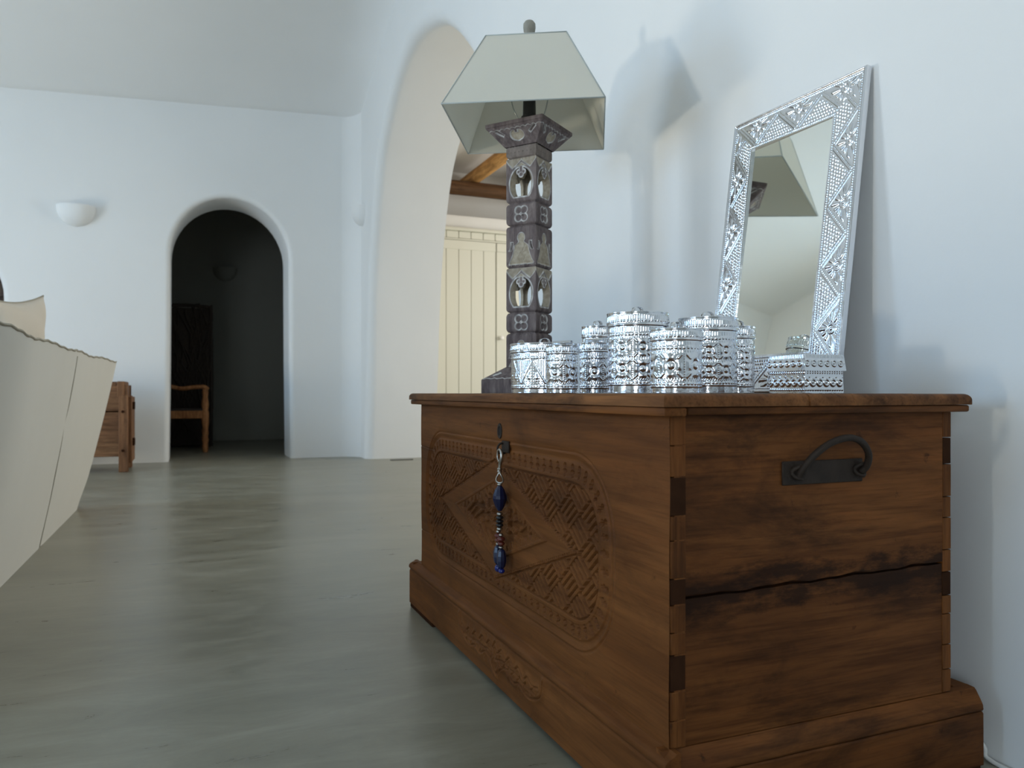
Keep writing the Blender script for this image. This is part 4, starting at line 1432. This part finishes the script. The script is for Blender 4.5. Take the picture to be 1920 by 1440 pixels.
# ================================================================== SOFA seen from behind
SO = thing('sofa', 'long white linen sofa seen from behind on the left', 'sofa', (-0.95, 3.65, 0))
o_ = wloc(SO)
ny, nz = 72, 40
yv = np.linspace(1.75, 4.82, ny)
tv = np.linspace(0, 1, nz)
Yg, Tg = np.meshgrid(yv, tv, indexing='ij')
xt = np.interp(Yg, [2.35, 3.0, 3.6, 4.3, 4.82], [-0.425, -0.430, -0.435, -0.415, -0.394])
xb = -0.565 + 0.0 * Yg
topz = 0.780 + 0.010 * np.interp(Yg, [2.35, 3.6, 4.82], [0.2, 0.8, 1.3]) + 0.004 * np.sin(Yg * 9)
Xg = xb + (xt - xb) * Tg ** 1.05 + 0.010 * np.sin(Tg * math.pi) + 0.006 * np.sin(Yg * 5 + Tg * 3) * Tg
Yg2 = Yg - 0.14 * (1 - smooth(0.0, 0.22, Tg)) * smooth(4.45, 4.82, Yg) + 0.006 * np.sin(Tg * 7) * smooth(4.6, 4.82, Yg)
Zg = Tg * topz
Xg = Xg - 0.006 * np.exp(-((Yg2 - 3.62) / 0.02) ** 2) * (1 + 0.8 * np.exp(-((Tg - 0.62) / 0.06) ** 2))
P = np.stack([Xg, Yg2, Zg], -1) - np.array(o_)
Bk = P.copy(); Bk[:, :, 0] -= 0.14
link('back_panel', grid_mesh('back_panel', P, back=Bk, flip=False), M['linen'], SO, smooth=True)
tp_ = [(Xg[i, -1] - 0.001, Yg2[i, -1], Zg[i, -1] + 0.002 + 0.002 * math.sin(i * 1.7)) for i in range(ny)]
tube('top_piping', tp_, 0.0045, M['linen_seam'], SO, 6)
i0 = int(np.argmin(np.abs(yv - 3.62)))
sm_ = [(Xg[i0, j] + 0.0015, Yg2[i0, j] + 0.012 * math.sin(j * 0.21), Zg[i0, j]) for j in range(nz - 1)]
tube('vertical_seam', sm_, 0.0022, M['linen_seam'], SO, 6)
box('seat_base', -1.36, -0.70, 1.80, 4.62, 0.04, 0.36, M['linen'], SO, 0.03, 3)
for ya, yb in ((2.02, 3.21), (3.22, 4.42)):
    box('seat_cushion', -1.36, -0.66, ya, yb, 0.36, 0.50, M['linen'], SO, 0.05, 4)
for ya, yb in ((1.80, 2.00), (4.44, 4.64)):
    box('arm', -1.36, -0.62, ya, yb, 0.04, 0.60, M['linen'], SO, 0.05, 4)


def cushion(name, label, loc, sw, sz, th, rx, ry, rz, mat, dents=1.0):
    n = 36
    U_, V_ = np.meshgrid(np.linspace(-1, 1, n), np.linspace(-1, 1, n), indexing='ij')
    r_ = (1 - np.abs(U_) ** 2.6) * (1 - np.abs(V_) ** 2.6)
    pinch = 1 - 0.09 * (1 - np.abs(U_) ** 2) * np.abs(V_) ** 3
    pinch2 = 1 - 0.09 * (1 - np.abs(V_) ** 2) * np.abs(U_) ** 3
    t_ = th * np.clip(r_, 0, None) ** 0.55 + 0.012 * dents * np.sin(U_ * 5 + V_ * 3) * r_
    A_ = U_ * sw * pinch2; B_ = V_ * sz * pinch
    bm = bmesh.new()
    f_ = [[bm.verts.new((t_[i, j], A_[i, j], B_[i, j] + sz)) for j in range(n)] for i in range(n)]
    b_ = [[f_[i][j] if i in (0, n - 1) or j in (0, n - 1) else bm.verts.new((-t_[i, j], A_[i, j], B_[i, j] + sz)) for j in range(n)] for i in range(n)]
    for i in range(n - 1):
        for j in range(n - 1):
            bm.faces.new((f_[i][j], f_[i + 1][j], f_[i + 1][j + 1], f_[i][j + 1]))
            bm.faces.new((b_[i][j], b_[i][j + 1], b_[i + 1][j + 1], b_[i + 1][j]))
    me = bm_mesh(bm, name)
    T_ = thing(name, label, 'cushion', loc)
    T_.rotation_euler = (rx, ry, rz)
    link('cover', me, mat, T_, smooth=True)
    per = [(0, A_[0, j], B_[0, j] + sz) for j in range(n)] + [(0, A_[i, -1], B_[i, -1] + sz) for i in range(1, n)] + [(0, A_[-1, j], B_[-1, j] + sz) for j in range(n - 2, -1, -1)] + [(0, A_[i, 0], B_[i, 0] + sz) for i in range(n - 2, 0, -1)]
    o = link('piping', tube_mesh('piping', per, 0.004, 6, True), M['linen_seam'], T_)
    sm_auto(o, 70)
    return T_


cushion('cushion', 'cream cushion with a pointed corner standing up behind the sofa back', (-0.816, 4.175, 0.570), 0.45, 0.25, 0.095, R(8), R(12), 0.0, M['cushion'])

# ================================================================== old wooden trunk against the back wall
TR = thing('wooden_trunk', 'small old wooden trunk on legs against the back wall beside the doorway', 'trunk', (-0.95, 7.0, 0))
TX0, TX1, TY0, TY1 = -1.50, -0.47, 6.76, 7.22
box('upper_board', TX0, TX1, TY0 + 0.012, TY0 + 0.04, 0.478, 0.685, M['trunk_wood'], TR, 0.004, 1)
box('lower_board', TX0, TX1, TY0 + 0.018, TY0 + 0.045, 0.122, 0.472, M['trunk_wood'], TR, 0.004, 1)
box('back_board', TX0, TX1, TY1 - 0.04, TY1 - 0.012, 0.122, 0.685, M['trunk_wood'], TR)
for xa in (TX0 + 0.01, TX1 - 0.035):
    box('end_board', xa, xa + 0.025, TY0 + 0.045, TY1 - 0.04, 0.122, 0.685, M['trunk_wood_z'], TR)
box('bottom_board', TX0 + 0.02, TX1 - 0.02, TY0 + 0.045, TY1 - 0.04, 0.122, 0.15, M['trunk_wood'], TR)
for k in range(4):
    y0 = TY0 + 0.01 + k * 0.111
    zc = 0.668 + 0.022 * math.sin((k + 0.5) / 4 * math.pi)
    box('lid_plank', TX0 + 0.02, TX1 - 0.075, y0, y0 + 0.109, zc, zc + 0.022, M['trunk_wood'], TR, 0.004, 1)
for xa in (TX0 - 0.005, TX1 - 0.06):
    for ya in (TY0 - 0.012, TY1 - 0.05):
        p = box('corner_post', xa, xa + 0.068, ya, ya + 0.062, 0.0, 0.60 if xa > -1 else 0.6, M['trunk_wood_z'], TR, 0.005, 1)
        for z in (0.17, 0.475):
            lathe_o = link('peg', lathe_mesh('peg', [(0.011, 0), (0.011, 0.006), (0.006, 0.009)], 10), M['teak_dark'], p)
            lathe_o.rotation_euler = (R(90), 0, 0)
            lathe_o.location = (xa + 0.03 - TR.location.x, ya - TR.location.y, z)
box('end_plank', TX1 - 0.072, TX1 - 0.020, TY0 + 0.004, TY1 - 0.01, 0.58, 0.712, M['trunk_wood_z'], TR, 0.005, 1)
for ya in (TY0 + 0.10, ):
    box('end_batten', TX1 + 0.006, TX1 + 0.030, TY0 + 0.055, TY1 - 0.06, 0.07, 0.59, M['trunk_wood_z'], TR, 0.004, 1)
for z in (0.20, 0.49):
    box('wedge', TX1 + 0.030, TX1 + 0.046, TY0 + 0.12, TY0 + 0.19, z, z + 0.06, M['teak_dark'], TR, 0.003, 1)

# ================================================================== wall sconces of plaster


def sconce(loc, rz, label, mat):
    n, m = 28, 12
    P_ = np.zeros((n, m, 3)); Q_ = np.zeros((n, m, 3))
    for i, a in enumerate(np.linspace(0, math.pi, n)):
        for j, b in enumerate(np.linspace(0, 1, m)):
            z = -0.180 * b
            rr = (1 - b ** 2.3) ** 0.55 if b < 1 else 0.0
            P_[i, j] = (0.150 * rr * math.cos(a), -0.125 * rr * math.sin(a), z)
            rr2 = max(0.0, rr - 0.10)
            Q_[i, j] = (0.150 * rr2 * math.cos(a), -0.125 * rr2 * math.sin(a), max(z + 0.02 * b, -0.165))
    T_ = thing('wall_sconce', label, 'sconce', loc, rz, 'plaster wall sconces')
    link('bowl', grid_mesh('bowl', P_, back=Q_, flip=True), mat, T_, smooth=True)
    return T_


sconce((-0.922, 7.602, 2.232), 0, 'white plaster bowl sconce on the back wall left of the doorway', M['plaster'])
sconce((wx(7.37) + 0.008, 7.37, 2.39), -math.pi / 2 - WA, 'white plaster bowl sconce at the corner beside the arch', M['plaster'])
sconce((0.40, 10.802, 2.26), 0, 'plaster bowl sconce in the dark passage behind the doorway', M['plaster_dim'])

# ================================================================== dark passage: armchair and tall branch cabinet
AC = thing('armchair', 'turned wooden armchair in the dark passage behind the doorway', 'armchair', (-0.13, 8.98, 0))


def turned_leg(x, y, z1):
    pr = [(0.024, 0.0), (0.030, 0.03), (0.026, 0.09), (0.034, 0.13), (0.024, 0.16), (0.034, 0.20), (0.026, 0.24), (0.036, 0.30), (0.036, 0.42), (0.028, 0.44), (0.036, 0.50), (0.024, 0.58), (0.030, 0.62), (0.026, z1)]
    lathe('leg', pr, M['chair_wood'], AC, (x + 0.13, y - 8.98, 0), 16)


for y in (8.72, 9.26):
    turned_leg(0.130, y, 0.66)
    tube('arm_rest', catmull([(0.155, y, 0.655), (0.12, y, 0.685), (0.02, y, 0.682), (-0.10, y, 0.668), (-0.22, y, 0.690), (-0.36, y, 0.715)], 6), 0.021, M['chair_wood'], AC, 10)
    tube('leg', [(-0.36, y, 0.0), (-0.36, y, 0.5), (-0.42, y, 1.05)], [0.024, 0.026, 0.022], M['chair_wood'], AC, 12)
    box('side_rail', -0.36, 0.13, y - 0.016, y + 0.016, 0.355, 0.435, M['chair_wood'], AC, 0.005, 1)
box('front_rail', 0.112, 0.145, 8.74, 9.24, 0.355, 0.435, M['chair_wood'], AC, 0.005, 1)
box('seat', -0.34, 0.14, 8.745, 9.235, 0.425, 0.455, M['wicker'], AC, 0.01, 2)
for z in (0.62, 0.80, 0.98):
    box('back_slat', -0.405 - (z - 0.62) * 0.09, -0.385 - (z - 0.62) * 0.09, 8.73, 9.25, z, z + 0.09, M['chair_wood'], AC, 0.004, 1)

WK = thing('branch_cabinet', 'tall dark cabinet woven from branches in the passage behind the armchair', 'cabinet', (-0.06, 9.8, 0))
box('cabinet_body', -0.33, 0.205, 9.65, 10.0, 0.02, 1.60, M['wicker'], WK, 0.01, 1)
br = random.Random(3)
allv, allf, c0 = [], [], 0
for k in range(70):
    x = br.uniform(-0.33, 0.20); z = br.uniform(0.02, 1.2)
    pts = [(x, 9.635, z)]
    dx = br.uniform(-0.5, 0.5)
    for s in range(6):
        dx += br.uniform(-0.35, 0.35)
        nx_ = min(0.215, max(-0.345, pts[-1][0] + dx * 0.09))
        pts.append((nx_, 9.635 + br.uniform(-0.02, 0.01), min(1.64, pts[-1][2] + 0.09)))
    me = tube_mesh('b', catmull(pts, 3), br.uniform(0.006, 0.013), 6, False, tuple(wloc(WK)))
    v = np.zeros(len(me.vertices) * 3); me.vertices.foreach_get('co', v)
    for p in me.polygons: allf.append([c0 + i for i in p.vertices])
    allv.append(v.reshape(-1, 3)); c0 += len(me.vertices)
    bpy.data.meshes.remove(me)
me = bpy.data.meshes.new('woven_branches')
me.from_pydata(np.concatenate(allv).tolist(), [], allf)
o = link('woven_branches', me, M['wicker'], WK, smooth=True)
o['kind'] = 'stuff'
for xa in (-0.335, 0.205):
    tube('corner_pole', [(xa, 9.64, 0.0), (xa + 0.008, 9.64, 0.8), (xa - 0.004, 9.64, 1.63)], 0.021, M['wicker'], WK, 10)
tube('top_pole', [(-0.36, 9.64, 1.615), (-0.05, 9.64, 1.63), (0.22, 9.64, 1.615)], 0.021, M['wicker'], WK, 10)

# ================================================================== room beyond the arch: cupboard, beam, rafters
CB = thing('built_in_cupboard', 'cream painted plank cupboard seen through the arch', 'cupboard', (3.2, 8.5, 0))
CY = 8.30
box('carcass', 2.02, 5.58, CY + 0.03, 8.94, 0.0, 2.46, M['cream'], CB)
box('cornice', 2.02, 5.58, CY - 0.035, CY + 0.05, 2.452, 2.490, M['cream'], CB, 0.01, 3)
x = 2.05
while x < 5.5:
    box('frieze_plank', x + 0.003, x + 0.144, CY + 0.004, CY + 0.03, 2.372, 2.450, M['cream'], CB, 0.004, 1)
    x += 0.147
box('top_rail', 2.03, 5.57, CY - 0.004, CY + 0.03, 2.350, 2.368, M['cream'], CB, 0.003, 1)
for xd in (2.036, 3.240, 4.444):
    nP = 8
    wP = 1.196 / nP
    dd = thing('cupboard_door', None, None, (0, 0, 0))
    dd.parent = CB
    dd.location = (xd - 3.2, CY - 8.5, 0)
    for k in range(nP):
        box('door_plank', xd + k * wP + 0.002, xd + (k + 1) * wP - 0.002, CY, CY + 0.024, 0.08, 2.345, M['cream'], dd, 0.004, 1)
    box('door_rail', xd + 0.002, xd + 1.194, CY - 0.010, CY + 0.001, 2.245, 2.345, M['cream'], dd, 0.003, 1)
    kb = lathe('door_knob', [(0.010, 0), (0.009, 0.014), (0.022, 0.022), (0.026, 0.034), (0.018, 0.046), (0, 0.05)], M['knob'], dd, (0, 0, 0), 20)
    kb.rotation_euler = (R(90), 0, 0)
    kb.location = (0.055 if xd < 4 else 0.055, 0.0, 1.255)
# plaster ledge over the cupboard, the wall above it set back
box('trim_2', 1.98, 5.6, CY + 0.045, 8.96, 2.488, 2.64, M['plaster'], None, 0.012, 2, kind='structure')
bmm = catmull([(2.0, 8.50, 2.985), (3.0, 8.50, 2.995), (4.2, 8.50, 2.985), (5.58, 8.50, 2.99)], 8)
tag(tube('ceiling_beam', bmm, 0.083, M['beam_dark'], None, 14), 'round dark wooden beam across the room beyond the arch', 'beam')
for i, xr in enumerate((2.35, 3.06, 3.77)):
    pts = catmull([(xr, 8.90, 3.150), (xr + 0.02, 7.0, 3.155), (xr - 0.01, 5.0, 3.15), (xr + 0.01, 1.47, 3.155)], 6)
    names = ['first', 'second', 'third', 'fourth', 'fifth']
    tag(tube('ceiling_rafter', pts, 0.080, M['beam_light'], None, 14), 'round honey coloured ceiling rafter beyond the arch, %s from the arch wall' % names[i], 'rafter', 'rafters beyond the arch')

# floor vents by the arch foot and the doorway
fv = box('floor_vent', 1.69, 1.90, 6.99, 7.03, 0.0, 0.008, M['drain'], None, 0.002, 1)
tag(fv, 'narrow grey vent strip on the floor at the foot of the arch', 'vent')
